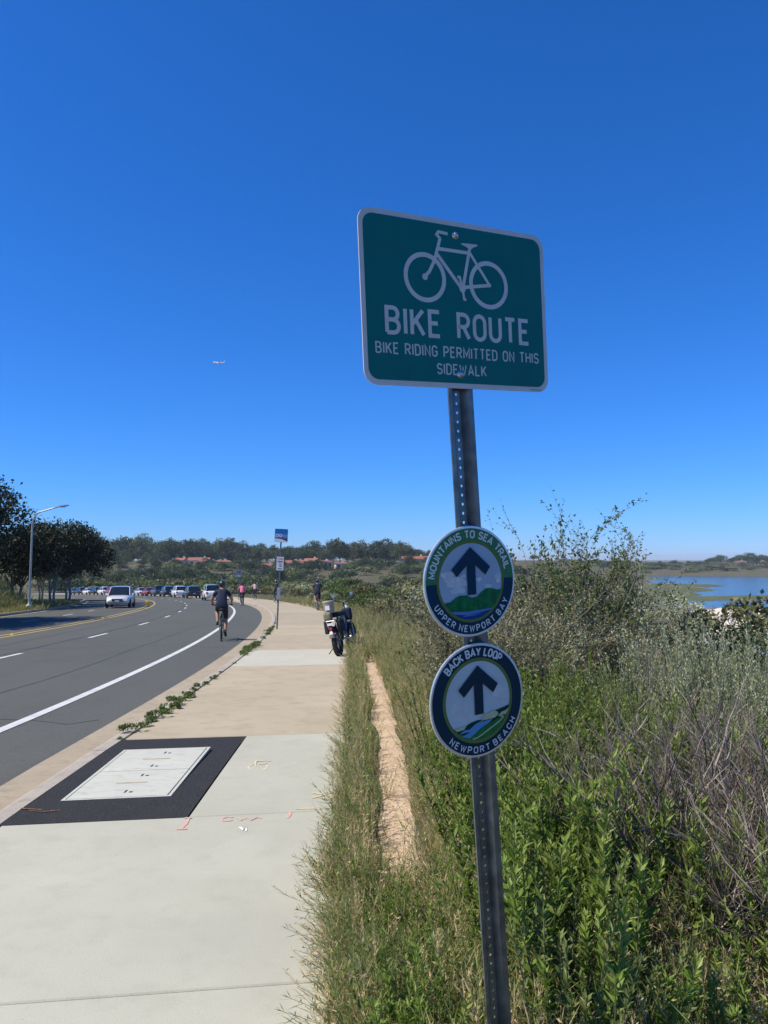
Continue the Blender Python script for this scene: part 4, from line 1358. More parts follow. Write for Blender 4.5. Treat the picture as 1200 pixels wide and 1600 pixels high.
def make_rider(loc, rotz, label, top, shorts, bulk=1.0, scale=1.0, lean=0.0, helmet='black_paint', long_legs=False, group=None, shoes='shoe_dark'):
    J = {
        'hips': ((0, -0.19, 0.99), (0.155, 0.115)), 'waist': ((0, -0.13, 1.14), (0.145, 0.10)), 'chest': ((0, -0.02, 1.33), (0.165, 0.11)),
        'collar': ((0, 0.06, 1.46), (0.11, 0.08)), 'neck': ((0, 0.09, 1.53), 0.052), 'skull': ((0, 0.125, 1.63), (0.078, 0.095)), 'crown': ((0, 0.115, 1.71), (0.068, 0.085)),
    }
    E_ = [('hips', 'waist'), ('waist', 'chest'), ('chest', 'collar'), ('collar', 'neck'), ('neck', 'skull'), ('skull', 'crown')]
    for sx, t in ((-1, 'l'), (1, 'r')):
        J.update({
            'sh' + t: ((sx * 0.185, 0.05, 1.42), 0.062), 'sl' + t: ((sx * 0.235, 0.09, 1.31), 0.058), 'el' + t: ((sx * 0.30, 0.17, 1.19), 0.042),
            'wr' + t: ((sx * 0.275, 0.33, 1.075), 0.029), 'ha' + t: ((sx * 0.262, 0.385, 1.05), (0.035, 0.03)),
        })
        E_ += [('collar', 'sh' + t), ('sh' + t, 'sl' + t), ('sl' + t, 'el' + t), ('el' + t, 'wr' + t), ('wr' + t, 'ha' + t)]
        if t == 'l':
            kn, an, he, to = (-0.135, 0.19, 0.87), (-0.115, 0.0, 0.55), (-0.115, -0.05, 0.505), (-0.12, 0.09, 0.485)
        else:
            kn, an, he, to = (0.125, 0.15, 0.63), (0.115, -0.03, 0.235), (0.115, -0.075, 0.175), (0.12, 0.06, 0.15)
        h0 = (sx * 0.10, -0.15, 0.95)
        md = tuple(0.5 * a + 0.5 * c for a, c in zip(h0, kn))
        cf = tuple(0.65 * a + 0.35 * c - (0.02 if i == 1 else 0) for i, (a, c) in enumerate(zip(kn, an)))
        J.update({'hp' + t: (h0, 0.092), 'th' + t: (md, 0.078), 'kn' + t: (kn, 0.056), 'cf' + t: (cf, 0.055), 'an' + t: (an, 0.034), 'he' + t: (he, 0.036), 'to' + t: (to, (0.040, 0.028))})
        E_ += [('hips', 'hp' + t), ('hp' + t, 'th' + t), ('th' + t, 'kn' + t), ('kn' + t, 'cf' + t), ('cf' + t, 'an' + t), ('an' + t, 'he' + t), ('he' + t, 'to' + t)]
    me = body_mesh('person', J, E_, bulk)
    mats = [top, 'skin', shorts, shoes]
    for mm in mats:
        me.materials.append(MATS[mm])
    seg = []
    for a, c in E_:
        if a[:2] in ('he',) or c[:2] in ('he', 'to'):
            mi = 3
        elif c[:2] in ('kn', 'th', 'hp'):
            mi = 2
        elif c[:2] in ('cf', 'an'):
            mi = 2 if long_legs else 1
        elif c[:2] in ('el', 'wr', 'ha') or c in ('neck', 'skull', 'crown'):
            mi = 1
        else:
            mi = 0
        seg.append((np.array(J[a][0]), np.array(J[c][0]), mi))
    for p in me.polygons:
        c0 = np.array(p.center)
        best = min(seg, key=lambda q: np.linalg.norm(c0 - (q[0] + (q[1] - q[0]) * float(np.clip((c0 - q[0]) @ (q[1] - q[0]) / ((q[1] - q[0]) @ (q[1] - q[0]) + 1e-9), 0, 1)))))
        mi = best[2]
        if mi == 0 and c0[2] < 1.02:
            mi = 2
        p.material_index = mi
        p.use_smooth = True
    o = link('person', me, None, None, loc, rotz)
    o.scale = (scale,) * 3
    tag(o, label, 'person', group)
    hz = Geo().lathe([(0.104, -0.03), (0.112, 0.0), (0.108, 0.05), (0.085, 0.095), (0.045, 0.12), (0.0, 0.127)], n=18)
    hm = hz.obj('helmet', helmet, o, loc=(0, 0.115, 1.655), smooth=True)
    hm.scale = (0.95, 1.22, 0.95)
    hm.rotation_euler.x = rad(8)
    Geo().lathe([(0.085, -0.06), (0.092, -0.02), (0.09, 0.02), (0, 0.03)], n=16).obj('hair', 'hair', o, loc=(0, 0.095, 1.645), smooth=True)
    Geo().loft([[(0.012, 0.215, 1.655), (-0.012, 0.215, 1.655), (0, 0.212, 1.665)], [(0.018, 0.24, 1.615), (-0.018, 0.24, 1.615), (0, 0.245, 1.622)]]).obj('nose', 'skin', o)
    Geo().loft([[(-0.028, 0.205, 1.58), (-0.028, 0.211, 1.583), (-0.028, 0.205, 1.587)], [(0, 0.212, 1.576), (0, 0.222, 1.582), (0, 0.212, 1.589)], [(0.028, 0.205, 1.58), (0.028, 0.211, 1.583), (0.028, 0.205, 1.587)]]).obj('mouth', 'skin', o)
    for sx in (-1, 1):
        Geo().lathe([(0, -0.012), (0.022, -0.008), (0.026, 0.006), (0, 0.01)], c=(sx * 0.088, 0.115, 1.625), axis='x', n=10).obj('ear', 'skin', o)
        Geo().lathe([(0.0, 0.0), (0.012, 0.003), (0.0, 0.012)], c=(sx * 0.032, 0.206, 1.645), axis='y', n=8).obj('eye', 'hair', o)
    return o


def cyclist(s, u, hd, who, bike, on_road=False, scale=1.0, group=None, **kw):
    q = P(s, u, (crown(u) if on_road else 0.0))
    rot = head(s) + hd
    bk_ = make_bicycle('bicycle', tuple(q), rot, bike)
    bk_.scale = (scale,) * 3
    make_rider(tuple(q), rot, who, scale=scale, **kw)


s_, u_ = SU(-4.62, 22.0)
cyclist(s_, u_, 0.10, 'cyclist in navy T-shirt, dark shorts and dark helmet riding in the bike lane', 'dark bicycle with bare tyres under the rider in the navy T-shirt', True, 0.95, top='navy_cloth', shorts='dark_shorts', bulk=1.13)
s_, u_ = SU(-10.5, 57)
cyclist(s_, u_, 0.05, 'cyclist in bright pink top and black tights on the bend', 'bicycle under the rider in the pink top', True, 0.97, top='pink_cloth', shorts='black_cloth', long_legs=True)
s_, u_ = SU(-3.62, 43)
cyclist(s_, min(u_, 3.1), -0.05, 'cyclist in dark blue jacket riding on the sidewalk past the bushes', 'bicycle under the rider in the dark blue jacket', False, 0.97, top='navy_cloth', shorts='navy_cloth', shoes='shoe_white', bulk=1.05)
s_, u_ = SU(-8.55, 61)
cyclist(s_, min(u_, 2.4), 0.05, 'cyclist all in black behind the bus stop post', 'bicycle under the rider all in black', False, 1.0, top='black_cloth', shorts='black_cloth', long_legs=True)
s_, u_ = SU(-11.6, 74)
cyclist(s_, min(u_, 2.2), 0.05, 'cyclist in pale shirt and black shorts far along the sidewalk', 'bicycle with a red tail lamp under the rider in the pale shirt', False, 0.97, top='pale_cloth', shorts='black_cloth', long_legs=True, helmet='hair')
# ------------------------------------------------------------------ parked electric bicycle with bags
ex, ey = -0.80, 16.25
eb = empty('electric_bicycle', (ex, ey, float(zr(16.25))), -rad(17), 'parked black fat tyred electric bicycle loaded with bags', 'bicycle')
eb.rotation_euler = (0, -rad(9), -rad(11))
ER = 0.30
for yy in (-0.52, 0.58):
    w = Geo().torus((0, yy, ER), ER - 0.055, 0.055, 'x', 30, 10).obj('tyre', 'black_rubber', eb, smooth=True)
    Geo().torus((0, yy, ER), ER - 0.115, 0.022, 'x', 28, 6).obj('rim', 'black_paint', w, smooth=True)
    g_ = Geo().lathe([(0, -0.06), (0.07 if yy < 0 else 0.03, -0.05), (0.07 if yy < 0 else 0.03, 0.05), (0, 0.06)], c=(0, yy, ER), axis='x', n=14)
    for k in range(14):
        a = 2 * math.pi * k / 14
        g_.tube([(0.03 if k % 2 else -0.03, yy, ER), (0, yy + 0.18 * math.cos(a), ER + 0.18 * math.sin(a))], 0.003, 3, False)
    g_.obj('hub', 'silver_metal', w)
    fd = Geo()
    secs = []
    for a in np.linspace(20, 175, 12) if yy < 0 else np.linspace(5, 150, 12):
        r_ = ER + 0.035
        secs.append([(x, yy + r_ * math.cos(rad(180 - a if yy < 0 else a)), ER + r_ * math.sin(rad(a)) - 0.012 * abs(x) / 0.07) for x in (-0.07, 0.0, 0.07)])
    fo = fd.loft(secs, closed=False, cap=False).obj('fender', 'black_paint', w)
    fo.modifiers.new('t', 'SOLIDIFY').thickness = 0.004
g_ = Geo()
g_.tube([(0, 0.44, 0.92), (0, 0.30, 0.62), (0, 0.02, 0.36), (0, -0.10, 0.34)], [0.03, 0.05, 0.055, 0.05], 10)
g_.tube([(0, -0.10, 0.34), (0, -0.26, 0.78)], 0.024, 8).tube([(0, -0.24, 0.70), (0, 0.40, 0.86)], 0.02, 8)
for sx in (-0.09, 0.09):
    g_.tube([(sx * 0.5, -0.10, 0.34), (sx, -0.52, ER)], 0.016, 6).tube([(sx * 0.4, -0.25, 0.72), (sx, -0.52, ER)], 0.014, 6)
g_.obj('frame', 'black_paint', eb, smooth=True)
g_ = Geo()
for sx in (-0.095, 0.095):
    g_.tube([(sx, 0.45, 0.82), (sx, 0.58, ER)], [0.022, 0.018], 8)
g_.tube([(-0.095, 0.455, 0.80), (0.095, 0.455, 0.80)], 0.025, 8)
g_.obj('fork', 'silver_metal', eb, smooth=True)
g_ = Geo().tube([(0, 0.45, 0.80), (0, 0.42, 1.06)], 0.018, 8).tube([(-0.29, 0.28, 1.16), (-0.19, 0.38, 1.12), (0, 0.41, 1.06), (0.19, 0.38, 1.12), (0.29, 0.28, 1.16)], 0.014, 8)
hb_ = g_.obj('handlebar', 'black_paint', eb, smooth=True)
for sx in (-1, 1):
    Geo().tube([(sx * 0.20, 0.375, 1.122), (sx * 0.30, 0.272, 1.163)], 0.02, 8).obj('grip', 'black_rubber', hb_)
    Geo().tube([(sx * 0.18, 0.40, 1.12), (sx * 0.20, 0.40, 1.20)], 0.006, 5).lathe([(0, -0.008), (0.034, -0.006), (0.038, 0.004), (0, 0.008)], c=(sx * 0.205, 0.40, 1.225), axis='y', n=14).obj('mirror', 'chrome', hb_)
Geo().lathe([(0, -0.04), (0.05, -0.03), (0.06, 0.03), (0, 0.04)], c=(0, 0.53, 0.93), axis='y', n=14).obj('headlight', 'head_lens', eb)
bevel(Geo().box(-0.11, 0.11, -0.62, 0.02, 0.80, 0.90).obj('seat', 'black_rubber', eb), 0.035, 3)
g_ = Geo()
for sx in (-0.09, 0.09):
    g_.tube([(sx, -0.30, 0.74), (sx, -0.86, 0.75)], 0.010, 6).tube([(sx, -0.55, 0.36), (sx, -0.80, 0.75)], 0.009, 6)
for yy in (-0.40, -0.60, -0.85):
    g_.tube([(-0.09, yy, 0.75), (0.09, yy, 0.75)], 0.008, 6)
g_.obj('rack', 'silver_metal', eb)
bk_ = Geo().lathe([(0, 0), (0.095, 0), (0.10, 0.02), (0.115, 0.21), (0.122, 0.22), (0.122, 0.24), (0.0, 0.245)], n=20)
tag(bk_.obj('bucket', 'tan_bucket', eb, loc=(-0.03, -0.68, 0.91), smooth=True), 'tan bucket with a white label on the rear rack')
Geo().box(-0.045, 0.045, -0.122, -0.112, 0.06, 0.15).obj('bucket_label', 'white_panel', eb, loc=(-0.03, -0.68, 0.91))
for sx in (-1, 1):
    bevel(Geo().box(-0.045, 0.045, -0.17, 0.17, -0.13, 0.14).obj('pannier', 'black_cloth', eb, loc=(sx * 0.135, -0.56, 0.62)), 0.03, 3)
bevel(Geo().box(-0.085, 0.085, -0.08, 0.09, -0.09, 0.09).obj('rear_bag', 'olive_bag', eb, loc=(-0.05, -0.78, 0.84)), 0.05, 3)
bevel(Geo().box(-0.10, 0.10, -0.08, 0.08, -0.13, 0.13).obj('front_bag', 'navy_cloth', eb, loc=(0.04, 0.44, 0.80)), 0.04, 3)
Geo().box(-0.06, 0.06, -0.89, -0.875, 0.66, 0.71).obj('number_plate', 'white_panel', eb)
Geo().lathe([(0, -0.015), (0.035, -0.012), (0.03, 0.01), (0, 0.015)], c=(0, -0.89, 0.60), axis='y', n=12).obj('tail_light', 'red_lens', eb)
Geo().tube([(-0.06, -0.20, 0.30), (-0.30, -0.26, 0.045)], 0.011, 6).obj('kickstand', 'black_paint', eb)
g_ = Geo().lathe([(0, -0.008), (0.07, -0.008), (0.07, 0.008), (0, 0.008)], c=(0.07, -0.08, 0.34), axis='x', n=16)
g_.tube([(0.09, -0.08, 0.34), (0.10, 0.07, 0.30)], 0.011, 6).tube([(-0.09, -0.08, 0.34), (-0.10, -0.23, 0.38)], 0.011, 6)
g_.box(0.10, 0.19, 0.03, 0.11, 0.285, 0.31).box(-0.19, -0.10, -0.27, -0.19, 0.37, 0.395)
g_.obj('crankset', 'silver_metal', eb)

# ------------------------------------------------------------------ cars
def make_car(kind):
    """meshes for one body style; front is +Y"""
    if kind == 'suv':
        Lh, Wd, belt, roof = 2.3, 0.93, 1.05, 1.70
        gl = [(-2.05, 1.06, 0.80), (-1.75, 1.60, 0.68), (-0.4, 1.69, 0.70), (0.35, 1.64, 0.70), (1.10, 1.08, 0.80)]
    elif kind == 'boxy':
        Lh, Wd, belt, roof = 2.15, 0.90, 1.15, 1.82
        gl = [(-2.0, 1.16, 0.82), (-1.92, 1.76, 0.74), (-0.4, 1.81, 0.74), (0.45, 1.78, 0.74), (0.80, 1.17, 0.82)]
    else:
        Lh, Wd, belt, roof = 2.3, 0.90, 0.93, 1.45
        gl = [(-1.75, 0.98, 0.76), (-1.0, 1.40, 0.62), (-0.3, 1.45, 0.64), (0.35, 1.41, 0.63), (1.20, 0.96, 0.76)]
    hood = belt - 0.06
    st = [(-Lh, 0.42, belt - 0.30, 0.78), (-Lh + 0.06, 0.36, belt - 0.08, 0.88), (-Lh + 0.35, 0.30, belt, 0.97), (-0.8, 0.26, belt, 1.0), (0.6, 0.26, belt, 1.0), (1.15, 0.28, hood, 0.99), (1.75, 0.30, hood - 0.07, 0.96), (Lh - 0.16, 0.32, hood - 0.16, 0.88), (Lh - 0.02, 0.36, hood - 0.30, 0.78), (Lh + 0.02, 0.42, hood - 0.42, 0.70)]
    secs = []
    for y, zb, zt, k in st:
        w = Wd * k
        half = [(w * 0.90, zb), (w * 0.98, zb + 0.12), (w, (zb + zt) / 2 + 0.05), (w * 0.965, zt - 0.10), (w * 0.90, zt - 0.02), (w * 0.5, zt + 0.03)]
        secs.append([(x, y, z) for x, z in half] + [(-x, y, z) for x, z in reversed(half)])
    parts = {'body': (Geo().loft(secs).mesh('body', None, True), None)}
    gs = []
    for y, z, w in gl:
        wb = Wd * 0.88
        gs.append((y, z, w))
    # glass house: loft between belt line and roof
    low = [(gl[0][0] - 0.02, belt - 0.03), (gl[1][0], belt - 0.03), (gl[2][0], belt - 0.03), (gl[3][0], belt - 0.03), (gl[4][0] + 0.08, belt - 0.06)]
    secs = []
    for (y, z, w), (yl, zl) in zip(gl, low):
        secs.append([(Wd * 0.88, yl, zl), (w, y, z), (w * 0.6, y, z + 0.03), (-w * 0.6, y, z + 0.03), (-w, y, z), (-Wd * 0.88, yl, zl)])
    parts['windows'] = (Geo().loft(secs).mesh('windows', 'glass_dark', False), 'glass_dark')
    rg = Geo()
    rs = []
    for (y, z, w) in gl[1:4]:
        rs.append([(w + 0.012, y, z - 0.035), (w + 0.012, y, z + 0.004), (w * 0.6, y, z + 0.05), (-w * 0.6, y, z + 0.05), (-w - 0.012, y, z + 0.004), (-w - 0.012, y, z - 0.035)])
    rg.loft(rs)
    for sx in (-1, 1):
        for (a, c) in ((0, 1), (4, 3), (2, 2)):
            y0, z0 = low[a]
            y1, z1, w1 = gl[c]
            rg.tube([(sx * (Wd * 0.885), y0, z0), (sx * (w1 + 0.005), y1, z1)], 0.035, 5)
    parts['roof'] = (rg.mesh('roof', None, False), None)
    tyr, rim, arch = [], [], Geo()
    for yw in (-Lh + 0.85, Lh - 0.88):
        for sx in (-1, 1):
            rr = 0.35 if kind != 'sedan' else 0.32
            tyr.append((Geo().torus((sx * (Wd - 0.09), yw, rr), rr - 0.10, 0.10, 'x', 22, 8, squash=1.0).mesh('wheel', 'black_rubber', True), Geo().lathe([(0, 0.03), (0.06, 0.05), (rr - 0.13, 0.02), (rr - 0.09, 0.05)] if sx > 0 else [(0, -0.03), (0.06, -0.05), (rr - 0.13, -0.02), (rr - 0.09, -0.05)], c=(sx * (Wd - 0.07), yw, rr), axis='x', n=16).mesh('rim', 'silver_metal')))
            arch.lathe([(0, sx * 0.0), (rr + 0.06, sx * 0.0)], c=(sx * (Wd + 0.004), yw, rr + 0.02), axis='x', n=22)
    parts['wheel_arch'] = (arch.mesh('wheel_arch', 'black_rubber'), 'black_rubber')
    hl, tl = [], []
    for sx in (-1, 1):
        g1 = Geo().loft([[(sx * x, y, z) for x, y, z in q] for q in ([(0.42, Lh - 0.01, hood - 0.32), (0.42, Lh - 0.05, hood - 0.22), (0.42, Lh - 0.12, hood - 0.25)], [(0.80, Lh - 0.20, hood - 0.28), (0.80, Lh - 0.26, hood - 0.13), (0.74, Lh - 0.34, hood - 0.2)])])
        hl.append(g1.mesh('headlight', 'head_lens'))
        tl.append(Geo().box(min(sx * 0.62, sx * 0.84), max(sx * 0.62, sx * 0.84), -Lh - 0.015, -Lh + 0.12, belt - 0.34, belt - 0.14).mesh('tail_light', 'red_lens'))
    gr = Geo().box(-0.40, 0.40, Lh - 0.06, Lh + 0.035, hood - 0.42, hood - 0.26)
    gr.box(-0.62, 0.62, Lh - 0.1, Lh + 0.015, 0.38, 0.50)
    parts['grille'] = (gr.mesh('grille', 'black_rubber'), None)
    parts['front_plate'] = (Geo().box(-0.16, 0.16, Lh + 0.025, Lh + 0.045, 0.52, 0.62).mesh('front_plate', 'white_panel'), None)
    parts['rear_plate'] = (Geo().box(-0.16, 0.16, -Lh - 0.02, -Lh + 0.01, 0.62, 0.72).mesh('rear_plate', 'white_panel'), None)
    mr = [Geo().loft([[(sx * x, y, z) for x, y, z in q] for q in ([(Wd - 0.08, 0.72, belt - 0.02), (Wd - 0.08, 0.84, belt - 0.02), (Wd - 0.08, 0.78, belt + 0.06)], [(Wd + 0.16, 0.66, belt - 0.02), (Wd + 0.16, 0.80, belt - 0.02), (Wd + 0.16, 0.74, belt + 0.14)])]).mesh('mirror', None) for sx in (-1, 1)]
    return dict(parts=parts, tyr=tyr, hl=hl, tl=tl, mirrors=mr)


CARM = {k: make_car(k) for k in ('suv', 'boxy', 'sedan')}


def place_car(name, kind, paint, loc, rotz, label, group=None, pitch=0.0, cat='car'):
    r_ = empty(name, loc, rotz, label, cat, group)
    r_.rotation_euler = (pitch, 0, rotz)
    r_.scale = (0.87, 0.87, 0.87)
    cm = CARM[kind]

    def painted(nm, me):
        me2 = me.copy()
        me2.materials.clear()
        me2.materials.append(MATS[paint])
        return link(nm, me2, None, r_)
    bd = None
    for nm, (me, mt) in cm['parts'].items():
        if nm in ('body', 'roof'):
            painted(nm, me)
        else:
            link(nm, me, None, r_)
    for me in cm['mirrors']:
        painted('mirror', me)
    for a, c in cm['tyr']:
        w = link('wheel', a, None, r_)
        link('rim', c, None, w)
    for me in cm['hl']:
        link('headlight', me, None, r_)
    for me in cm['tl']:
        link('tail_light', me, None, r_)
    return r_


s_, u_ = SU(-18.3, 54.5)
q = P(s_, -9.05, crown(-9.0))
place_car('car', 'suv', 'car_silver', tuple(q), head(s_) + math.pi - 0.03, 'silver car driving in the far lanes with its headlights in view', pitch=rad(2.0))


def s_for_px(px, u):
    lo_, hi_ = 60.0, 260.0
    for _ in range(50):
        md_ = (lo_ + hi_) / 2
        q_ = P(md_, u)
        if 600 + 1200 * q_[0] / q_[1] > px:
            lo_ = md_
        else:
            hi_ = md_
    return md_


PARK = [
    (331, 'boxy', 'car_white', 'boxy white off-roader parked at the head of the roadside row'),
    (301, 'suv', 'car_black', 'black car parked directly in front of the boxy white off-roader'),
    (281, 'suv', 'car_white', 'white car parked between two black cars in the roadside row'),
    (263, 'suv', 'car_black', 'black car parked between the white car and the dark blue car'),
    (248, 'boxy', 'car_blue', 'dark blue high sided car parked in the roadside row'),
    (234, 'sedan', 'car_red', 'dark red low car parked next to the dark blue car'),
    (222, 'sedan', 'car_silver', 'light silver low car parked in the roadside row near the moving silver car'),
    (176, 'suv', 'car_red', 'dark red high car parked in the roadside row next to a white car'),
    (164, 'suv', 'car_white', 'white car parked next to the dark red high car'),
    (152, 'suv', 'car_black', 'black car parked between two white cars far down the row'),
    (140, 'sedan', 'car_white', 'low white car parked far down the roadside row'),
    (128, 'suv', 'car_black', 'black car near the end of the roadside row by the tree trunks'),
    (116, 'sedan', 'car_grey', 'dark grey low car at the far end of the row by the tree trunks'),
]
for px, kd, pt_, lab in PARK:
    s_ = s_for_px(px, -1.2)
    place_car('parked_car', kd, pt_, tuple(P(s_, -1.2, crown(-1.2))), head(s_), lab, 'cars parked along the bend', pitch=-rad(1.9))

# ------------------------------------------------------------------ airliner
D = 3300.0
pit = math.atan(72 / 1200)
vx, vy = (342 - 600) / 1200, (800 - 567) / 1200
dirv = Vector((vx, math.cos(pit) - vy * math.sin(pit), math.sin(pit) + vy * math.cos(pit)))
pl = empty('airliner', Vector((0, 0, CAM_Z)) + dirv * D, 0, 'tiny white airliner flying in the blue sky', 'airplane')
pl.rotation_euler = (0, rad(3), rad(8))
pl.scale = (1.25, 1.25, 1.6)
prof = [(-19, 0.2), (-18, 1.2), (-15.5, 1.9), (-12, 2.0), (6, 2.0), (12, 1.6), (17, 0.7), (19, 0.2)]
Geo().lathe([(r, z) for z, r in prof], axis='x', n=16).obj('fuselage', 'plane_white', pl, smooth=True)
for sy in (-1, 1):
    Geo().loft([[(-5, sy * 1.5, -1.2), (2.5, sy * 1.5, -1.2), (2.5, sy * 1.5, -0.8), (-5, sy * 1.5, -0.7)], [(3.5, sy * 17, 0.4), (5.2, sy * 17, 0.4), (5.2, sy * 17, 0.5), (3.5, sy * 17, 0.55)]]).obj('wing', 'plane_white', pl)
    Geo().lathe([(0.6, -2), (1.1, -1.6), (1.0, 1.4), (0.5, 2)], c=(-3.5, sy * 5.5, -2.2), axis='x', n=12).obj('engine', 'plane_white', pl)
    Geo().loft([[(14, sy * 0.5, 0.5), (17.5, sy * 0.5, 0.5), (16, sy * 0.5, 0.8)], [(17.5, sy * 6.5, 1.0), (19, sy * 6.5, 1.0), (18.5, sy * 6.5, 1.1)]]).obj('tailplane', 'plane_white', pl)
Geo().loft([[(13, -0.2, 1.4), (18, -0.2, 1.0), (18, 0.2, 1.0), (13, 0.2, 1.4)], [(18, -0.1, 7.6), (20, -0.1, 7.6), (20, 0.1, 7.6), (18, 0.1, 7.6)]]).obj('fin', 'plane_white', pl)

# ------------------------------------------------------------------ houses on the ridge
def make_house(px, d, w, dp, h, rh, rot, label, wall='stucco_white', wings=0):
    w, rh, wings = w * 0.66, rh * 0.66, wings * 0.7
    x, y = px_xy(px, d)
    z = float(zg(x, y))
    hs = empty('house', (x, y, z - 0.3), rot, label, 'house', 'tile roofed houses on the ridge')
    Geo().box(-w / 2, w / 2, -dp / 2, dp / 2, -1.5, h).obj('wall', wall, hs)
    ov = 0.6
    rf = Geo().loft([[(-w / 2 - ov, -dp / 2 - ov, h - 0.1), (-w / 2 - ov, 0, h + rh), (-w / 2 - ov, dp / 2 + ov, h - 0.1), (-w / 2 - ov, dp / 2 + ov, h + 0.1), (-w / 2 - ov, 0, h + rh + 0.25), (-w / 2 - ov, -dp / 2 - ov, h + 0.1)],
                     [(w / 2 + ov, -dp / 2 - ov, h - 0.1), (w / 2 + ov, 0, h + rh), (w / 2 + ov, dp / 2 + ov, h - 0.1), (w / 2 + ov, dp / 2 + ov, h + 0.1), (w / 2 + ov, 0, h + rh + 0.25), (w / 2 + ov, -dp / 2 - ov, h + 0.1)]]).obj('roof', 'roof_tile', hs)
    gb = Geo()
    for sx in (-1, 1):
        gb.add([(sx * w / 2, -dp / 2, h), (sx * w / 2, dp / 2, h), (sx * w / 2, 0, h + rh)], [(0, 1, 2)])
    gb.obj('gable', wall, hs)
    Geo().box(w * 0.22, w * 0.22 + 0.9, -0.2, 0.7, h + rh * 0.5, h + rh + 1.0).obj('chimney', wall, rf)
    nw = max(2, int(w / 3.2))
    for k in range(nw):
        cx_ = -w / 2 + (k + 0.5) * w / nw
        wn_ = Geo().box(cx_ - 0.75, cx_ + 0.75, -dp / 2 - 0.03, -dp / 2 + 0.05, h * 0.30, h * 0.82).obj('window', 'glass_dark', hs)
        Geo().box(cx_ - 0.85, cx_ + 0.85, -dp / 2 - 0.08, -dp / 2 - 0.02, h * 0.24, h * 0.30).obj('sill', 'stucco_cream', wn_)
    if wings:
        Geo().box(w * 0.1, w * 0.1 + wings, -dp / 2 - 3.0, -dp / 2 - 0.001, -1.5, h * 0.85).obj('wing', wall, hs)
        v = [(w * 0.1 - 0.4, -dp / 2 - 3.4, h * 0.85), (w * 0.1 + wings + 0.4, -dp / 2 - 3.4, h * 0.85), (w * 0.1 + wings + 0.4, -dp / 2, h * 0.85 + 1.0), (w * 0.1 - 0.4, -dp / 2, h * 0.85 + 1.0)]
        v += [(a, c, e_ - 0.2) for a, c, e_ in v]
        Geo().add(v, [(0, 1, 2, 3), (7, 6, 5, 4), (0, 4, 5, 1), (1, 5, 6, 2), (2, 6, 7, 3), (3, 7, 4, 0)]).obj('wing_roof', 'roof_tile', rf)
    return hs


make_house(312, 392, 15, 9, 3.6, 2.0, 0.15, 'long white house with red tile roof and a white gable wing on the ridge', wings=5)
make_house(284, 402, 7, 8, 2.4, 1.5, -0.1, 'small red roofed house beside the long white one on the ridge', 'stucco_cream')
make_house(348, 388, 9, 8, 3.4, 0.9, 0.4, 'white house turned sideways under tall dark trees on the ridge')
make_house(418, 384, 7, 7, 2.0, 1.4, 0.0, 'low cream house partly behind the bus stop post on the ridge', 'stucco_cream')
make_house(462, 392, 13, 9, 2.4, 1.9, 0.05, 'very long low house with a pinkish red roof on the ridge', 'stucco_cream')
make_house(487, 400, 9, 9, 3.0, 2.2, -0.2, 'red roofed house behind the very long low one', 'stucco_cream')
make_house(508, 384, 6, 7, 4.2, 0.6, 0.5, 'bright white square house on the ridge')
make_house(532, 386, 8, 7, 3.2, 0.8, 0.2, 'wide white house with big dark windows on the ridge')
make_house(572, 394, 13, 9, 2.6, 2.0, 0.0, 'red roofed house below the palm trees on the ridge', 'stucco_cream', wings=4)
make_house(648, 396, 19, 9, 3.4, 2.0, -0.05, 'wide house with white wall and pink roof beside the round trail sign')
make_house(1155, 800, 13, 10, 3.5, 1.6, 0.2, 'pale house among trees on the far shore of the bay')
make_house(1187, 805, 10, 10, 3.5, 1.6, -0.2, 'second pale house among trees on the far shore of the bay', 'stucco_cream')
# pale retaining wall of the ramp on the hillside
rw = empty('retaining_wall', (0, 0, 0), 0, 'pale concrete retaining wall on the brushy hillside', 'wall')
prev = None
for (px, d, h) in ((150, 335, 1.5), (172, 337, 2.0), (186, 338, 2.4), (205, 339, 2.4), (225, 340, 2.2), (242, 342, 1.6)):
    x, y = px_xy(px, d)
    c_ = (x, y, float(zg(x, y)) + 0.3, h)
    if prev:
        g_ = Geo().loft([[(p_[0], p_[1] - 0.2, p_[2] - 3), (p_[0], p_[1] + 0.2, p_[2] - 3), (p_[0], p_[1] + 0.2, p_[2] + p_[3] * 0.7), (p_[0], p_[1] - 0.2, p_[2] + p_[3] * 0.7)] for p_ in (prev, c_)])
        g_.obj('panel', 'stucco_cream', rw)
    prev = c_


# ------------------------------------------------------------------ trees
def rand_dirs(n, rng):
    v = rng.normal(size=(n, 3))
    return v / np.linalg.norm(v, axis=1)[:, None]


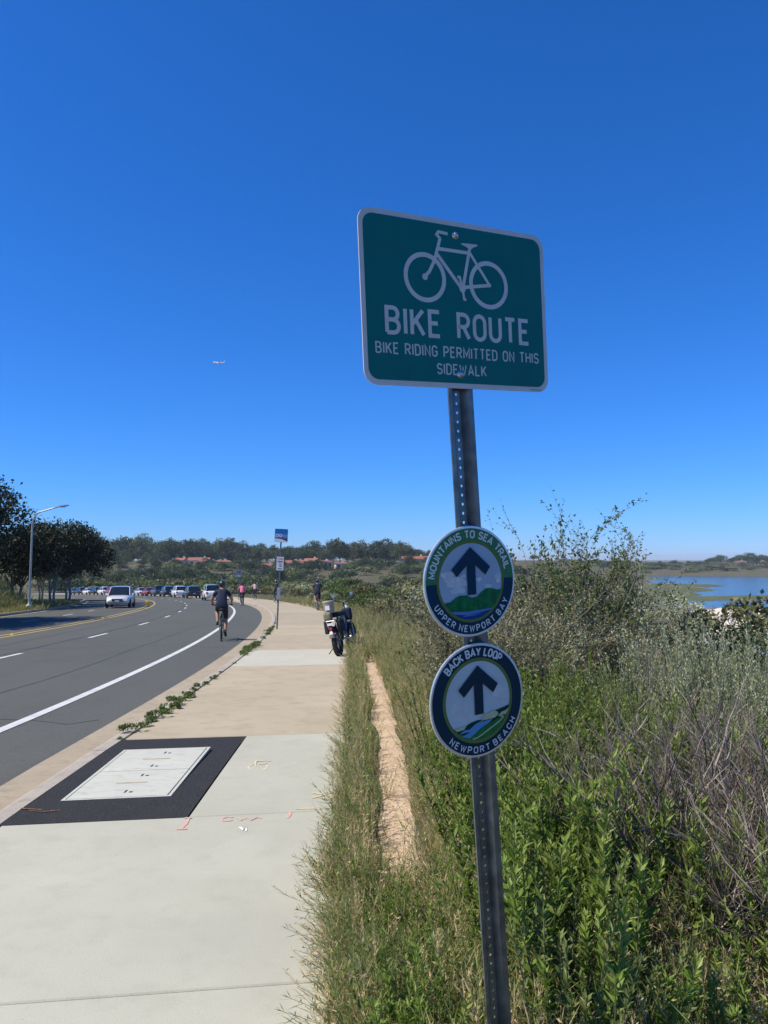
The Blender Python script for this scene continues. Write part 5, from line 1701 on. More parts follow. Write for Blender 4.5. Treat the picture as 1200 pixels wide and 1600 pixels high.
def crown_geo(lobes, n_leaf, leaf, rng, clump=22, spread=0.16, shell=0.55):
    """leaves in clumps over several lobes (centre, radii); uneven with gaps"""
    g_ = Geo()
    vol = np.array([np.prod(l[1]) ** (2 / 3) for l in lobes])
    vol = vol / vol.sum()
    nc = max(4, n_leaf // clump)
    which = rng.choice(len(lobes), nc, p=vol)
    for li, (c, r) in enumerate(lobes):
        k = int((which == li).sum())
        if not k:
            continue
        dv = rand_dirs(k, rng)
        dv[:, 2] = np.where(dv[:, 2] < -0.55, -dv[:, 2], dv[:, 2])
        rr = shell + (1.04 - shell) * rng.random(k) ** 0.6
        cc = np.asarray(c) + dv * np.asarray(r) * rr[:, None]
        tone = rng.random(k)
        base = np.repeat(cc, clump, 0) + rng.normal(size=(k * clump, 3)) * np.asarray(r).mean() * spread * np.array([1, 1, 0.75])
        out = np.repeat(dv, clump, 0)
        d = rand_dirs(k * clump, rng) + out * 0.5 + np.array([0, 0, 0.15])
        nr = rand_dirs(k * clump, rng) * 0.7 + out * 0.6 + np.array([0, 0, 0.5])
        var = np.clip(np.repeat(tone, clump) * 0.5 + rng.random(k * clump) * 0.5, 0, 1)
        ln = leaf * rng.uniform(0.7, 1.4, k * clump)
        g_.leaves(base, d, nr, ln, ln * rng.uniform(0.45, 0.75, k * clump), var)
    return g_


def limb_geo(rng, h_fork, r0, targets, base=(0, 0, 0), sides=8, trunks=1, wob=0.12):
    g_ = Geo()
    for t in range(trunks):
        a = rng.random() * 6.28
        off = np.array([math.cos(a), math.sin(a), 0]) * (0.0 if trunks == 1 else r0 * 1.6)
        top = np.array([off[0] * 2.0 + rng.normal() * wob, off[1] * 2.0 + rng.normal() * wob, h_fork])
        p0 = np.array(base) + off
        p0[2] -= 0.25
        mid_ = (p0 + top) / 2 + rng.normal(size=3) * wob * np.array([1, 1, 0.1])
        g_.tube([p0, p0 * 0.7 + mid_ * 0.3 + [0, 0, 0], mid_, top], [r0 * 1.35, r0 * 1.05, r0 * 0.9, r0 * 0.75], sides, mi=0)
        for k, tg in enumerate(targets):
            if k % trunks != t:
                continue
            tg = np.asarray(tg, float)
            m1 = top * 0.6 + tg * 0.4 + rng.normal(size=3) * wob
            m2 = top * 0.25 + tg * 0.75 + rng.normal(size=3) * wob
            g_.tube([top - [0, 0, r0 * 0.4], m1, m2, tg], [r0 * 0.6, r0 * 0.45, r0 * 0.3, r0 * 0.12], 6)
    return g_


def lobes_for(rng, h, w, n, z0):
    out = []
    for k in range(n):
        a = 2 * math.pi * k / n + rng.normal() * 0.3
        rr = w * 0.5 * rng.uniform(0.35, 0.6) if k else 0
        zz = z0 + (h - z0) * rng.uniform(0.35, 0.72)
        out.append(((rr * math.cos(a), rr * math.sin(a), zz), (w * rng.uniform(0.22, 0.34), w * rng.uniform(0.22, 0.34), (h - z0) * rng.uniform(0.24, 0.34))))
    return out


def tree_meshes(seed, h, w, z0, nl, leaf, n_lobes, r0, leaf_mat, bark='bark', trunks=1, clump=22, spread=0.16):
    rng = np.random.default_rng(seed)
    lb = lobes_for(rng, h, w, n_lobes, z0)
    cm_ = crown_geo(lb, nl, leaf, rng, clump, spread).mesh('crown', leaf_mat)
    tm = limb_geo(rng, z0 + (h - z0) * 0.12, r0, [l[0] for l in lb], trunks=trunks).mesh('trunk', bark)
    return tm, cm_


def place_tree(name, meshes, loc, rotz, sc, label, group=None, cat='tree'):
    t = empty(name, loc, rotz, label, cat, group)
    t.scale = (sc, sc, sc) if not isinstance(sc, tuple) else sc
    link('trunk', meshes[0], None, t)
    link('crown', meshes[1], None, t)
    return t


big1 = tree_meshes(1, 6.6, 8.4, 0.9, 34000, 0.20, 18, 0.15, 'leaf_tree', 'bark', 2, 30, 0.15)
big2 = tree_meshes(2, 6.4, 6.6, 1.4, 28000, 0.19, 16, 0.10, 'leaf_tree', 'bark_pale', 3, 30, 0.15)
KERB_T = 'dark glossy trees along the far kerb'
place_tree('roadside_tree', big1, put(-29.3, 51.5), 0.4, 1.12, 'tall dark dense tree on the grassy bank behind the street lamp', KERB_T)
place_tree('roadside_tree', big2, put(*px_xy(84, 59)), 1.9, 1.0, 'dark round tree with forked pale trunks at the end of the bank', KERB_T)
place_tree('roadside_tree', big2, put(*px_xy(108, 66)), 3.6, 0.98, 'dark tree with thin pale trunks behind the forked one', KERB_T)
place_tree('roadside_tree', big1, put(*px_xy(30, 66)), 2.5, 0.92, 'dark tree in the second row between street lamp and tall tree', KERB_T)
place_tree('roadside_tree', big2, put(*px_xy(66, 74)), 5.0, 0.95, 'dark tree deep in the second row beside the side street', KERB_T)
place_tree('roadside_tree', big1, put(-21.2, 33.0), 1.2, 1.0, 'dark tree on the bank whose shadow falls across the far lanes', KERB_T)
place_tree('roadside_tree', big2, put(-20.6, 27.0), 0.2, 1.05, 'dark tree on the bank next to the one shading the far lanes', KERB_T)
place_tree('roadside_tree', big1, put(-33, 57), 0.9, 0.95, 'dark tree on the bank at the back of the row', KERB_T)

rg_ = [tree_meshes(20 + k, 11 + 1.5 * (k % 3), 10 + (k % 2) * 2.0, 0.9, 2600, 0.68, 10, 0.24, 'leaf_ridge', clump=16, spread=0.2) for k in range(4)]
rl_ = [tree_meshes(30 + k, 12, 8.5, 1.2, 2000, 0.60, 9, 0.22, 'leaf_ridge_light', clump=14, spread=0.22) for k in range(3)]
rngT = np.random.default_rng(5)
RT = 'trees along the ridge'
SKY = [(160, 852), (172, 846), (196, 846), (206, 845), (218, 842), (232, 846), (246, 850), (258, 846), (268, 850), (282, 848), (296, 847), (308, 845), (322, 850), (336, 850), (350, 845), (362, 852), (374, 850), (386, 858), (402, 856), (416, 860), (428, 855), (440, 858), (452, 856), (466, 858), (478, 864), (492, 850), (506, 862), (520, 852), (530, 850), (544, 862), (556, 852), (566, 850), (578, 860), (592, 846), (606, 862), (618, 852), (630, 852), (644, 858), (654, 862), (668, 862), (690, 866), (715, 868), (742, 868), (770, 870), (800, 870), (830, 872)]
for k, (px, ty) in enumerate(SKY):
    d = 405 + rngT.uniform(0, 70) if px < 660 else 460 + rngT.uniform(0, 60)
    x, y = px_xy(px + rngT.uniform(-3, 3), d)
    z = float(zg(x, y))
    top_z = CAM_Z + (875 - ty + rngT.uniform(-2, 4)) / 1200 * d
    light = k % 5 in (1, 4)
    ms = rl_[k % 3] if light else rg_[k % 4]
    h = 12.0 if light else (11 + 1.5 * ((k % 4) % 3))
    sc = max(0.35, (top_z - z) / (h * 0.97))
    wd = sc * rngT.uniform(0.85, 1.25)
    place_tree('ridge_tree', ms, (x, y, z), rngT.uniform(0, 6.28), (wd, wd, sc), ('light green airy tree' if light else 'dark green round tree') + ' on the ridge ' + ('above the retaining wall' if px < 255 else 'above the long white house' if px < 370 else 'above the very long low house' if px < 500 else 'above the palm side houses' if px < 670 else 'running down towards the bay'), RT)
FILL = [(px + rngT.uniform(-5, 5), 858 + rngT.uniform(-3, 8)) for px in range(150, 700, 9)]
for k, (px, ty) in enumerate(FILL):
    d = rngT.uniform(430, 520)
    x, y = px_xy(px, d)
    z = float(zg(x, y)) - 0.8
    sc = (CAM_Z + (872 - ty) / 1200 * d - z) / 12.0
    place_tree('ridge_tree', rg_[k % 4], (x, y, z), rngT.uniform(0, 6.28), (sc * 1.3, sc * 1.3, sc), 'dark green round tree filling the back of the ridge', RT)
# lower, darker trees in front of and between the houses
for k in range(110):
    px = rngT.uniform(120, 690)
    d = rngT.uniform(345, 400) if k % 3 else rngT.uniform(215, 330)
    x, y = px_xy(px, d)
    s0_ = rngT.uniform(0.28, 0.50)
    place_tree('hill_tree', rg_[k % 4], put(x, y, -0.6), rngT.uniform(0, 6.28), (s0_ * 1.3, s0_ * 1.3, s0_), 'low dark tree on the slope ' + ('beside the retaining wall' if px < 255 else 'below the long white house' if px < 370 else 'below the very long low house' if px < 500 else 'below the palm side houses'), 'low trees below the houses')
# trees on the far shore of the bay
for k, (px, ty) in enumerate([(1030, 876), (1052, 875), (1075, 877), (1092, 876), (1105, 872), (1115, 870), (1125, 869), (1140, 871), (1148, 868), (1158, 867), (1168, 866), (1178, 867), (1190, 866), (1200, 868), (1215, 866), (1000, 876), (960, 876), (905, 876), (870, 875)]):
    d = 790 + rngT.uniform(0, 50)
    x, y = px_xy(px, d)
    z = float(zg(x, y))
    sc = max(0.3, (CAM_Z + (872 - ty) / 1200 * d - z) / 12.0)
    place_tree('shore_tree', rg_[k % 4], (x, y, z), k * 1.3, (sc * 1.5, sc * 1.5, sc), 'dark tree on the far shore of the bay', 'trees on the far shore')


# palms
def palm_meshes(seed, h):
    rng = np.random.default_rng(seed)
    tm = Geo().tube([(0, 0, -0.3), (0.1, 0, h * 0.4), (0.05, 0.1, h * 0.8), (0, 0, h)], [0.28, 0.2, 0.17, 0.19], 8).mesh('trunk', 'bark')
    g_ = Geo()
    for k in range(34):
        a = rng.uniform(0, 6.28)
        el = rng.uniform(-0.5, 1.25)
        L_ = rng.uniform(1.7, 2.4)
        pts = []
        for q in np.linspace(0, 1, 6):
            dr = L_ * q * math.cos(el) + 0.1
            zz = h + L_ * q * math.sin(el) - 0.9 * q * q * L_ * 0.6
            pts.append((dr * math.cos(a), dr * math.sin(a), zz))
        pts = np.array(pts)
        sd = np.array([-math.sin(a), math.cos(a), 0])
        for q in range(1, 6):
            for sg in (-1, 1):
                b0 = pts[q]
                g_.leaves([b0], [sd * sg + np.array([math.cos(a), math.sin(a), -0.5]) * 0.6], [[0, 0, 1]], 0.75, 0.22, rng.random())
        g_.tube(pts, 0.04, 3, False, var=0.4)
    return tm, g_.mesh('crown', 'leaf_ridge')


palms = [palm_meshes(51, 9.0), palm_meshes(52, 7.5)]
for k, (px, d, ty) in enumerate([(178, 410, 846), (186, 400, 844), (592, 405, 846), (564, 410, 856), (638, 420, 852), (222, 262, 882), (206, 240, 888), (236, 232, 887), (216, 225, 893)]):
    x, y = px_xy(px, d)
    z = float(zg(x, y))
    h = 9.9 if k % 2 == 0 else 8.4
    sc = (CAM_Z + (872 - ty) / 1200 * d - z) / h
    sc = max(0.3, sc)
    wd = min(sc, 1.2) * 1.15
    low_ = k >= 5
    place_tree('palm_tree', palms[k % 2], (x, y, z), k * 0.8, (wd, wd, sc), 'low palm in the clump below the retaining wall' if low_ else 'tall thin palm rising above the ridge trees', 'palms below the retaining wall' if low_ else 'palms on the ridge', 'palm')

# ------------------------------------------------------------------ shrubs and weeds
def curve_stem(p0, d0, L_, rng, bend=0.25, n=5, up_=0.3):
    pts = [np.array(p0, float)]
    d = np.array(d0, float)
    d /= np.linalg.norm(d)
    for k in range(n - 1):
        d = d + rng.normal(size=3) * bend / n + np.array([0, 0, up_ / n])
        d /= np.linalg.norm(d)
        pts.append(pts[-1] + d * L_ / (n - 1))
    return np.array(pts)


def on_curve(pts, q):
    q = np.asarray(q) * (len(pts) - 1)
    i = np.clip(q.astype(int), 0, len(pts) - 2)
    f_ = (q - i)[:, None]
    return pts[i] * (1 - f_) + pts[i + 1] * f_, pts[i + 1] - pts[i]


def leafy_weed(seed, h, spread, n_stem, n_leaf, leaf, lw, leaf_mat, stem_mat='twig_green', q0=0.15, ang=0.9, dense_tip=True):
    """upright stems clothed in narrow leaves"""
    rng = np.random.default_rng(seed)
    st, lf = Geo(), Geo()
    for k in range(n_stem):
        a = rng.uniform(0, 6.28)
        rr = spread * rng.random() ** 0.7
        p0 = (rr * 0.45 * math.cos(a), rr * 0.45 * math.sin(a), -0.04)
        L_ = h * rng.uniform(0.55, 1.05)
        pts = curve_stem(p0, (math.cos(a) * rr * 0.9 / h, math.sin(a) * rr * 0.9 / h, 1), L_, rng, 0.30, 6)
        st.tube(pts, np.linspace(0.0040, 0.0015, 6) * (h / 0.7) ** 0.5, 4, False)
        n = int(n_leaf * rng.uniform(0.7, 1.2))
        q = q0 + (0.995 - q0) * rng.random(n) ** (0.7 if dense_tip else 1.0)
        b0, tg = on_curve(pts, q)
        tg = tg / np.linalg.norm(tg, axis=1)[:, None]
        az = rng.uniform(0, 6.28, n)
        out = np.stack([np.cos(az), np.sin(az), np.zeros(n)], 1)
        dv = tg * (0.45 + 0.5 * q[:, None]) + out * ang * rng.uniform(0.6, 1.2, (n, 1)) + rng.normal(size=(n, 3)) * 0.15
        ln = leaf * rng.uniform(0.6, 1.25, n) * (1.08 - 0.4 * q)
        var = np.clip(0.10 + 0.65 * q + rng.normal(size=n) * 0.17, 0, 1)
        dead = rng.random(n) < 0.06
        var = np.where(dead, 1.0, var)
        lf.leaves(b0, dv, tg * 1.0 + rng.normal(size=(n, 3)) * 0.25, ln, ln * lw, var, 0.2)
    return st.mesh('stems', stem_mat), lf.mesh('foliage', leaf_mat)


def twiggy(seed, h, spread, n_main, leaf_mat=None, n_leaf=0, leaf=0.02, r0=0.009, levels=2, kids=5, leaf_w=0.5, wood='dead_wood', lean=(0, 0)):
    """branching bare shrub, optionally with sparse small leaves"""
    rng = np.random.default_rng(seed)
    wd, lf = Geo(), Geo()

    def grow(p0, d0, L_, r, lev):
        pts = curve_stem(p0, d0, L_, rng, 0.55, 5, 0.15)
        wd.tube(pts, np.linspace(r, r * 0.35, 5), 4 if lev == levels else 3, False, var=float(np.clip(rng.random() ** 1.5 + 0.05 * (levels - lev), 0, 1)))
        if leaf_mat and lev < levels:
            n = int(n_leaf * rng.uniform(0.5, 1.4))
            q = rng.random(n)
            b0, tg = on_curve(pts, q)
            ln = leaf * rng.uniform(0.6, 1.4, n)
            lf.leaves(b0, rand_dirs(n, rng) + tg / (np.linalg.norm(tg, axis=1)[:, None]) * 0.5, rand_dirs(n, rng), ln, ln * leaf_w, rng.random(n))
        if lev == 0:
            return
        for k in range(int(kids * rng.uniform(0.7, 1.3))):
            q = rng.uniform(0.25, 0.98)
            b0, tg = on_curve(pts, np.array([q]))
            tg = tg[0] / np.linalg.norm(tg[0])
            dv = tg + rand_dirs(1, rng)[0] * 0.65
            dv[2] = abs(dv[2]) * 0.8 + 0.12
            grow(b0[0], dv, L_ * rng.uniform(0.3, 0.55), r * 0.5, lev - 1)
    for k in range(n_main):
        a = rng.uniform(0, 6.28)
        rr = rng.random() ** 0.6
        p0 = (0.18 * spread * rr * math.cos(a), 0.18 * spread * rr * math.sin(a), -0.04)
        dv = (math.cos(a) * rr * spread / h + lean[0], math.sin(a) * rr * spread / h + lean[1], 1)
        grow(p0, dv, h * rng.uniform(0.65, 1.0), r0 * rng.uniform(0.6, 1.2), levels)
    return wd.mesh('branches', wood), (lf.mesh('foliage', leaf_mat) if leaf_mat else None)


def dome_bush(seed, h, w, nl, leaf, leaf_mat, lw=0.5, n_lobes=7, clump=18, spread=0.2, stems=14, wood='dead_wood'):
    rng = np.random.default_rng(seed)
    lb = []
    for k in range(n_lobes):
        a = rng.uniform(0, 6.28)
        rr = w * 0.32 * rng.random() ** 0.5
        zc = h * rng.uniform(0.35, 0.7)
        lb.append(((rr * math.cos(a), rr * math.sin(a), zc), (w * rng.uniform(0.16, 0.27), w * rng.uniform(0.16, 0.27), h * rng.uniform(0.20, 0.32))))
    g_ = Geo()
    cg = crown_geo(lb, nl, leaf, rng, clump, spread, 0.35)
    st = Geo()
    for k in range(stems):
        c = np.array(lb[k % n_lobes][0]) + rng.normal(size=3) * w * 0.08
        st.tube([(0.05 * rng.normal(), 0.05 * rng.normal(), -0.05), c * np.array([0.5, 0.5, 0.5]), c], np.array([0.012, 0.009, 0.004]) * h, 4, False, var=rng.random())
    return st.mesh('branches', wood), cg.mesh('foliage', leaf_mat)


def place_plant(name, ms, loc, rotz, sc, label, group, cat='shrub', names=('stems', 'foliage'), tilt=(0, 0)):
    o = empty(name, loc, rotz, label, cat, group)
    o.rotation_euler = (tilt[0], tilt[1], rotz)
    o.scale = (sc, sc, sc) if not isinstance(sc, tuple) else sc
    link(names[0], ms[0], None, o)
    if ms[1]:
        link(names[1], ms[1], None, o)
    return o


rngP = np.random.default_rng(77)
U = rngP.uniform
# -- bright leafy weeds round the post and in the near right corner
LW = [leafy_weed(100 + k, 0.70, 0.28, 14 + k, 56 + 14 * k, 0.066 - 0.006 * k, 0.20 + 0.05 * k, 'leaf_bright') for k in range(4)] + [leafy_weed(110 + k, 0.62, 0.28, 15, 60 + 20 * k, 0.050 - 0.006 * k, 0.24 + 0.08 * k, 'leaf_mid') for k in range(3)]
LG = 'leafy weeds around the sign post'
spots = []
clus = []
for k in range(400):
    y = U(2.3, 4.5)
    x = U(0.02, 0.60 * y + 0.15)
    if x < 0.34 + 0.03 * y and y > 3.2:
        continue
    if y > 3.2 and x > 0.95 and U() < 0.75:
        continue
    if any((x - a) ** 2 + (y - c) ** 2 < 0.30 ** 2 for a, c, _, _ in clus):
        continue
    clus.append((x, y, int(U(0, 6.99)), U(0.6, 1.05)))
for (x0, y0, vk, hk) in clus:
    for j in range(int(U(3, 6.5))):
        x, y = x0 + rngP.normal() * 0.09, y0 + rngP.normal() * 0.09
        if y < 2.32 and abs(x - 0.345) < 0.2:
            continue
        spots.append((x, y, vk if U() < 0.75 else int(U(0, 6.99)), hk * U(0.75, 1.1)))
for k, (x, y, vk, hk) in enumerate(spots):
    hmax = 0.88 if x > 0.55 else 0.60
    if y < 2.45:
        hmax = 0.52
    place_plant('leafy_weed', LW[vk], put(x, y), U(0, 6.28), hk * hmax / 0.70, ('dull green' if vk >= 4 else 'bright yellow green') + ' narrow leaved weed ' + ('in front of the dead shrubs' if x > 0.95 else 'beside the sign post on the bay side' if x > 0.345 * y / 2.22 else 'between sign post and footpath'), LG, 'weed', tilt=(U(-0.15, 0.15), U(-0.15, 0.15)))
# -- green bushes in the middle ground right of the post
MB_ = [leafy_weed(130 + k, 0.80, 0.42, 30, 80, 0.052, 0.34, 'leaf_bright') for k in range(3)] + [leafy_weed(135 + k, 0.8, 0.42, 28, 70, 0.045, 0.30, 'leaf_mid') for k in range(2)]
for k in range(64):
    y = U(4.2, 8.2)
    x = U(0.10 * y + 0.25, 0.45 * y) if k % 4 else U(0.06 * y + 0.1, 0.25 * y)
    if x > 0.30 * y and y > 6.0:
        continue
    place_plant('green_bush', MB_[k % 5], put(x, y), U(0, 6.28), U(0.7, 1.08), ('light' if k % 5 < 3 else 'dull') + (' green leafy bush between sign post and sagebrush' if x > 0.26 * y else ' green leafy bush right behind the sign post'), 'green bushes behind the sign post')
# -- grey dead twigs
DS = [twiggy(150 + k, 1.0, 0.60, 17, r0=0.010, levels=2, kids=8) for k in range(3)] + [twiggy(155, 1.05, 0.55, 15, r0=0.011, levels=2, kids=8, lean=(-0.35, 0.1))]
for k, (x, y, sc, v_) in enumerate([(1.42, 3.35, 1.0, 3), (1.78, 3.55, 1.0, 0), (1.95, 4.1, 1.05, 1), (1.50, 4.2, 0.95, 2), (1.15, 3.75, 0.8, 3), (2.3, 4.6, 1.0, 0), (1.75, 4.9, 0.9, 1), (1.62, 3.0, 0.85, 2), (1.33, 4.7, 0.75, 0), (2.05, 3.4, 1.0, 1), (2.4, 5.3, 0.9, 2), (1.0, 4.4, 0.65, 3), (1.25, 3.1, 0.55, 1), (1.85, 2.75, 0.8, 0)]):
    sc *= 0.88 if y < 3.8 else 0.62
    place_plant('dead_shrub', DS[v_], put(x, y), U(-0.5, 0.5) if v_ == 3 else U(0, 6.28), sc, 'bare grey dead shrub of tangled twigs between leafy weeds and sagebrush', 'dead shrubs', names=('branches', 'foliage'))
# -- silvery sagebrush
SG = [leafy_weed(170 + k, 0.95, 0.55, 46, 95, 0.050, 0.26, 'leaf_sage', 'twig_green', q0=0.12, ang=0.55, dense_tip=False) for k in range(3)]
for k, (x, y, sc) in enumerate([(2.75, 6.6, 0.92), (3.2, 6.9, 0.98), (2.5, 7.4, 0.95), (3.05, 7.7, 1.05), (3.6, 7.6, 1.0), (3.45, 8.5, 1.0), (2.6, 5.9, 0.75), (3.9, 8.4, 1.0), (2.2, 7.0, 0.75), (3.15, 6.1, 0.8), (4.1, 7.4, 1.0)]):
    place_plant('sagebrush', SG[k % 3], put(x, y), U(0, 6.28), sc * 1.1, 'silvery grey green sagebrush with upright feathery stalks', 'sagebrush behind the dead shrubs')
# -- dry brown and grey brush, tall thin stems
DB = [twiggy(180 + k, 1.3, 0.55, 26, 'leaf_olive', 8, 0.036, r0=0.0055, levels=2, kids=5, wood='dry_stem') for k in range(3)] + [twiggy(185 + k, 1.25, 0.6, 24, 'leaf_sage', 8, 0.032, r0=0.0055, levels=2, kids=5, wood='dry_stem') for k in range(2)]
for k in range(50):
    y = U(7.6, 19)
    x = U(0.07 * y + 0.15, 0.36 * y)
    if x / y > 0.22 and y < 8.6:
        continue
    place_plant('dry_brush', DB[k % 5], put(x, y), U(0, 6.28), U(0.65, 0.98) if y < 13 else U(0.75, 1.1), ('grey brown dry brush with olive leaves' if k % 5 < 3 else 'grey brown dry brush with silvery leaves') + (' below the tall airy shrubs' if x > 0.2 * y else ' behind the round trail signs'), 'dry brush behind the signs', names=('branches', 'foliage'))
# -- the tall airy shrubs against the sky
TS = twiggy(201, 2.5, 0.42, 12, 'leaf_mid', 12, 0.046, r0=0.011, levels=2, kids=6, leaf_w=0.55, wood='dead_wood')
TS2 = twiggy(204, 2.4, 0.26, 8, 'leaf_mid', 11, 0.055, r0=0.009, levels=2, kids=5, leaf_w=0.55, wood='dead_wood')
place_plant('tall_shrub', TS, put(2.62, 9.6), 0.6, 0.79, 'tall airy shrub with dark leaves standing above the sagebrush against the sky', None, names=('branches', 'foliage'))
place_plant('tall_shrub', TS, put(3.10, 10.2), 2.9, 0.72, 'second tall airy shrub leaning over the dry brush against the sky', None, names=('branches', 'foliage'))
place_plant('tall_shrub', TS2, put(2.12, 10.2), 1.6, 0.80, 'slim leafy shrub between the upper round sign and the tall airy shrubs', None, names=('branches', 'foliage'))
# -- dark green bushes at the right
GB = [dome_bush(210 + k, 1.4, 1.9, 2600, 0.065, 'leaf_dark', n_lobes=8) for k in range(2)] + [dome_bush(214, 1.3, 1.8, 2400, 0.06, 'leaf_mid', n_lobes=8)]
for k, (x, y, sc) in enumerate([(4.55, 10.6, 0.98), (5.35, 11.4, 0.6), (4.95, 12.6, 0.7), (6.3, 12.6, 0.5), (3.9, 11.6, 0.8), (5.6, 9.8, 0.45), (6.9, 13.6, 0.5), (4.2, 9.6, 0.62), (5.0, 9.6, 0.5)]):
    place_plant('dark_bush', GB[k % 3], put(x, y, -0.35), U(0, 6.28), sc, 'dark green rounded bush beyond the sagebrush', 'dark bushes beyond the sagebrush', names=('branches', 'foliage'))
OM = [dome_bush(230 + k, 1.25, 1.5, 2300, 0.048, m_, lw=0.4, n_lobes=9, stems=24) for k, m_ in enumerate(['leaf_olive', 'leaf_mid', 'leaf_olive'])]
for k in range(16):
    y = U(8.8, 15)
    x = y * U(0.10, 0.29)
    place_plant('olive_bush', OM[k % 3], put(x, y, -0.1), U(0, 6.28), U(0.62, 0.95), 'fine leaved olive green bush standing among the dry brush', 'olive bushes among the dry brush', names=('branches', 'foliage'))
# -- brush along the sidewalk and down the slope, coarser with distance
FB = [dome_bush(220 + k, 1.5, 2.4, 900, 0.12, m_, n_lobes=7, stems=10) for k, m_ in enumerate(['leaf_olive', 'leaf_mid', 'leaf_sage', 'leaf_dark', 'leaf_olive'])]
lab_ = ['olive brown rounded shrub in the scrub beside the sidewalk', 'green rounded shrub in the scrub beside the sidewalk', 'pale grey green rounded shrub in the scrub beside the sidewalk', 'dark green rounded shrub in the scrub beside the sidewalk', 'olive brown rounded shrub in the scrub beside the sidewalk']
cnt = 0
for k in range(900):
    s = 14 + 150 * U() ** 1.5
    u = edge_u(s) + 1.5 + (26 + s * 0.35) * U() ** 1.6
    if cnt >= 210:
        break
    x, y, _ = P(s, u)
    if y < 15 and x < 1.5:
        continue
    v_ = int(U(0, 4.99))
    if u < 7 and v_ == 2 and U() < 0.5:
        v_ = 0
    sc = U(0.5, 0.8) if u < 6.5 else U(0.7, 1.15) * (1 + s / 250)
    cnt += 1
    place_plant('scrub_bush', FB[v_], put(x, y, -0.08), U(0, 6.28), (sc * 1.1, sc * 1.1, sc), lab_[v_], 'scrub beside the sidewalk: ' + lab_[v_].split(' shrub')[0], names=('branches', 'foliage'))
# -- hillside chaparral below the houses
HB = [dome_bush(240 + k, 3.0, 6.0, 520, 0.5, m_, n_lobes=7, stems=5, clump=10, spread=0.24) for k, m_ in enumerate(['leaf_olive', 'leaf_mid', 'leaf_ridge', 'leaf_ridge_light'])]
lab_ = ['olive brown clump of chaparral on the hillside', 'green clump of chaparral on the hillside', 'dark clump of chaparral on the hillside', 'light green clump of chaparral on the hillside']
for k in range(325):
    px = U(60, 1010)
    d = 130 + 260 * U() ** 0.9
    x, y = px_xy(px, d)
    s, u = SU(x, y)
    if u < 9 and s < 420:
        continue
    if px > 880 and d > 300:
        continue
    v_ = int(U(0, 3.99))
    sc = U(0.6, 1.2) * (0.75 + d / 650)
    place_plant('chaparral', HB[v_], put(x, y, -0.5), U(0, 6.28), (sc * 1.25, sc * 1.25, sc), lab_[v_], 'hillside chaparral: ' + lab_[v_].split(' clump')[0], names=('branches', 'foliage'))
for k in range(90):
    px = U(880, 1230)
    d = 650 + 150 * U()
    x, y = px_xy(px, d)
    v_ = int(U(0, 3.99))
    sc = U(0.8, 1.7)
    place_plant('shore_scrub', HB[v_], put(x, y, -0.5), U(0, 6.28), (sc * 2.0, sc * 2.0, sc * 0.8), 'scrub on the far shore of the bay below the trees', 'far shore scrub', names=('branches', 'foliage'))
# -- weeds in the crack behind the kerb
KW = [dome_bush(260 + k, 0.085, 0.22, 420, 0.019, 'leaf_mid', n_lobes=6, stems=6, clump=14, spread=0.22) for k in range(3)]
k = 0
for s, sc, n in [(7.35, 0.45, 1), (7.7, 1.0, 3), (8.5, 1.0, 3), (9.4, 1.1, 3), (10.3, 0.6, 2), (11.0, 0.7, 2), (11.9, 0.7, 2), (12.8, 0.45, 1), (14.2, 0.4, 1), (15.8, 1.0, 2), (16.7, 1.35, 3), (17.7, 1.3, 3), (19.2, 0.7, 1), (20.6, 0.8, 2), (22.2, 1.1, 2), (23.3, 1.2, 3), (24.6, 1.0, 2), (26.2, 0.8, 1), (28.5, 0.7, 1)]:
    for j in range(n):
        s2 = s + j * 0.28 + U(-0.05, 0.05)
        q = P(s2, 0.60 + U(-0.02, 0.05), -0.015)
        place_plant('kerb_weed', KW[k % 3], tuple(q), U(0, 6.28), sc * U(0.8, 1.15), 'small green weed growing in the crack behind the kerb', 'weeds along the kerb', 'weed', names=('stems', 'foliage'))
        k += 1


# -- wispy weeds along the sidewalk: far too many stalks to count
def wispy_clump(seed, n_stem, lean, h, green):
    rng = np.random.default_rng(seed)
    g_ = Geo()
    for k in range(n_stem):
        p0 = rng.normal(size=3) * np.array([0.05, 0.05, 0])
        p0[2] = -0.03
        L_ = h * rng.uniform(0.5, 1.1)
        tone = rng.random()
        pts = curve_stem(p0, (lean + rng.normal() * 0.35, rng.normal() * 0.35, 1), L_, rng, 0.5, 5, 0.1)
        v0 = np.clip(0.25 + 0.6 * (tone > green) + rng.normal() * 0.1, 0, 1)
        g_.tube(pts, np.linspace(0.0019, 0.0009, 5), 3, False, var=v0)
        nb = int(rng.integers(5, 10))
        q = rng.uniform(0.3, 0.97, nb)
        b0, tg = on_curve(pts, q)
        tg /= np.linalg.norm(tg, axis=1)[:, None]
        dv = tg + rand_dirs(nb, rng) * 0.6
        dv[:, 2] = np.abs(dv[:, 2])
        ll = rng.uniform(0.05, 0.13, nb) * (h / 0.45)
        g_.leaves(b0, dv, rand_dirs(nb, rng), ll, 0.0030, np.clip(v0 + rng.normal(size=nb) * 0.12, 0, 1))
        nl = int(rng.integers(16, 30))
        q = rng.uniform(0.08, 0.98, nl)
        b0, tg = on_curve(pts, q)
        tg /= np.linalg.norm(tg, axis=1)[:, None]
        ln = rng.uniform(0.012, 0.034, nl) * (h / 0.45)
        g_.leaves(b0, tg * 0.6 + rand_dirs(nl, rng) * 0.8, rand_dirs(nl, rng), ln, ln * 0.24, np.clip(v0 - 0.12 + rng.normal(size=nl) * 0.2, 0, 1))
    v, f, var, mi = g_.arrays()
    return v, np.array([q if len(q) == 3 else q for q in f], dtype=object), var


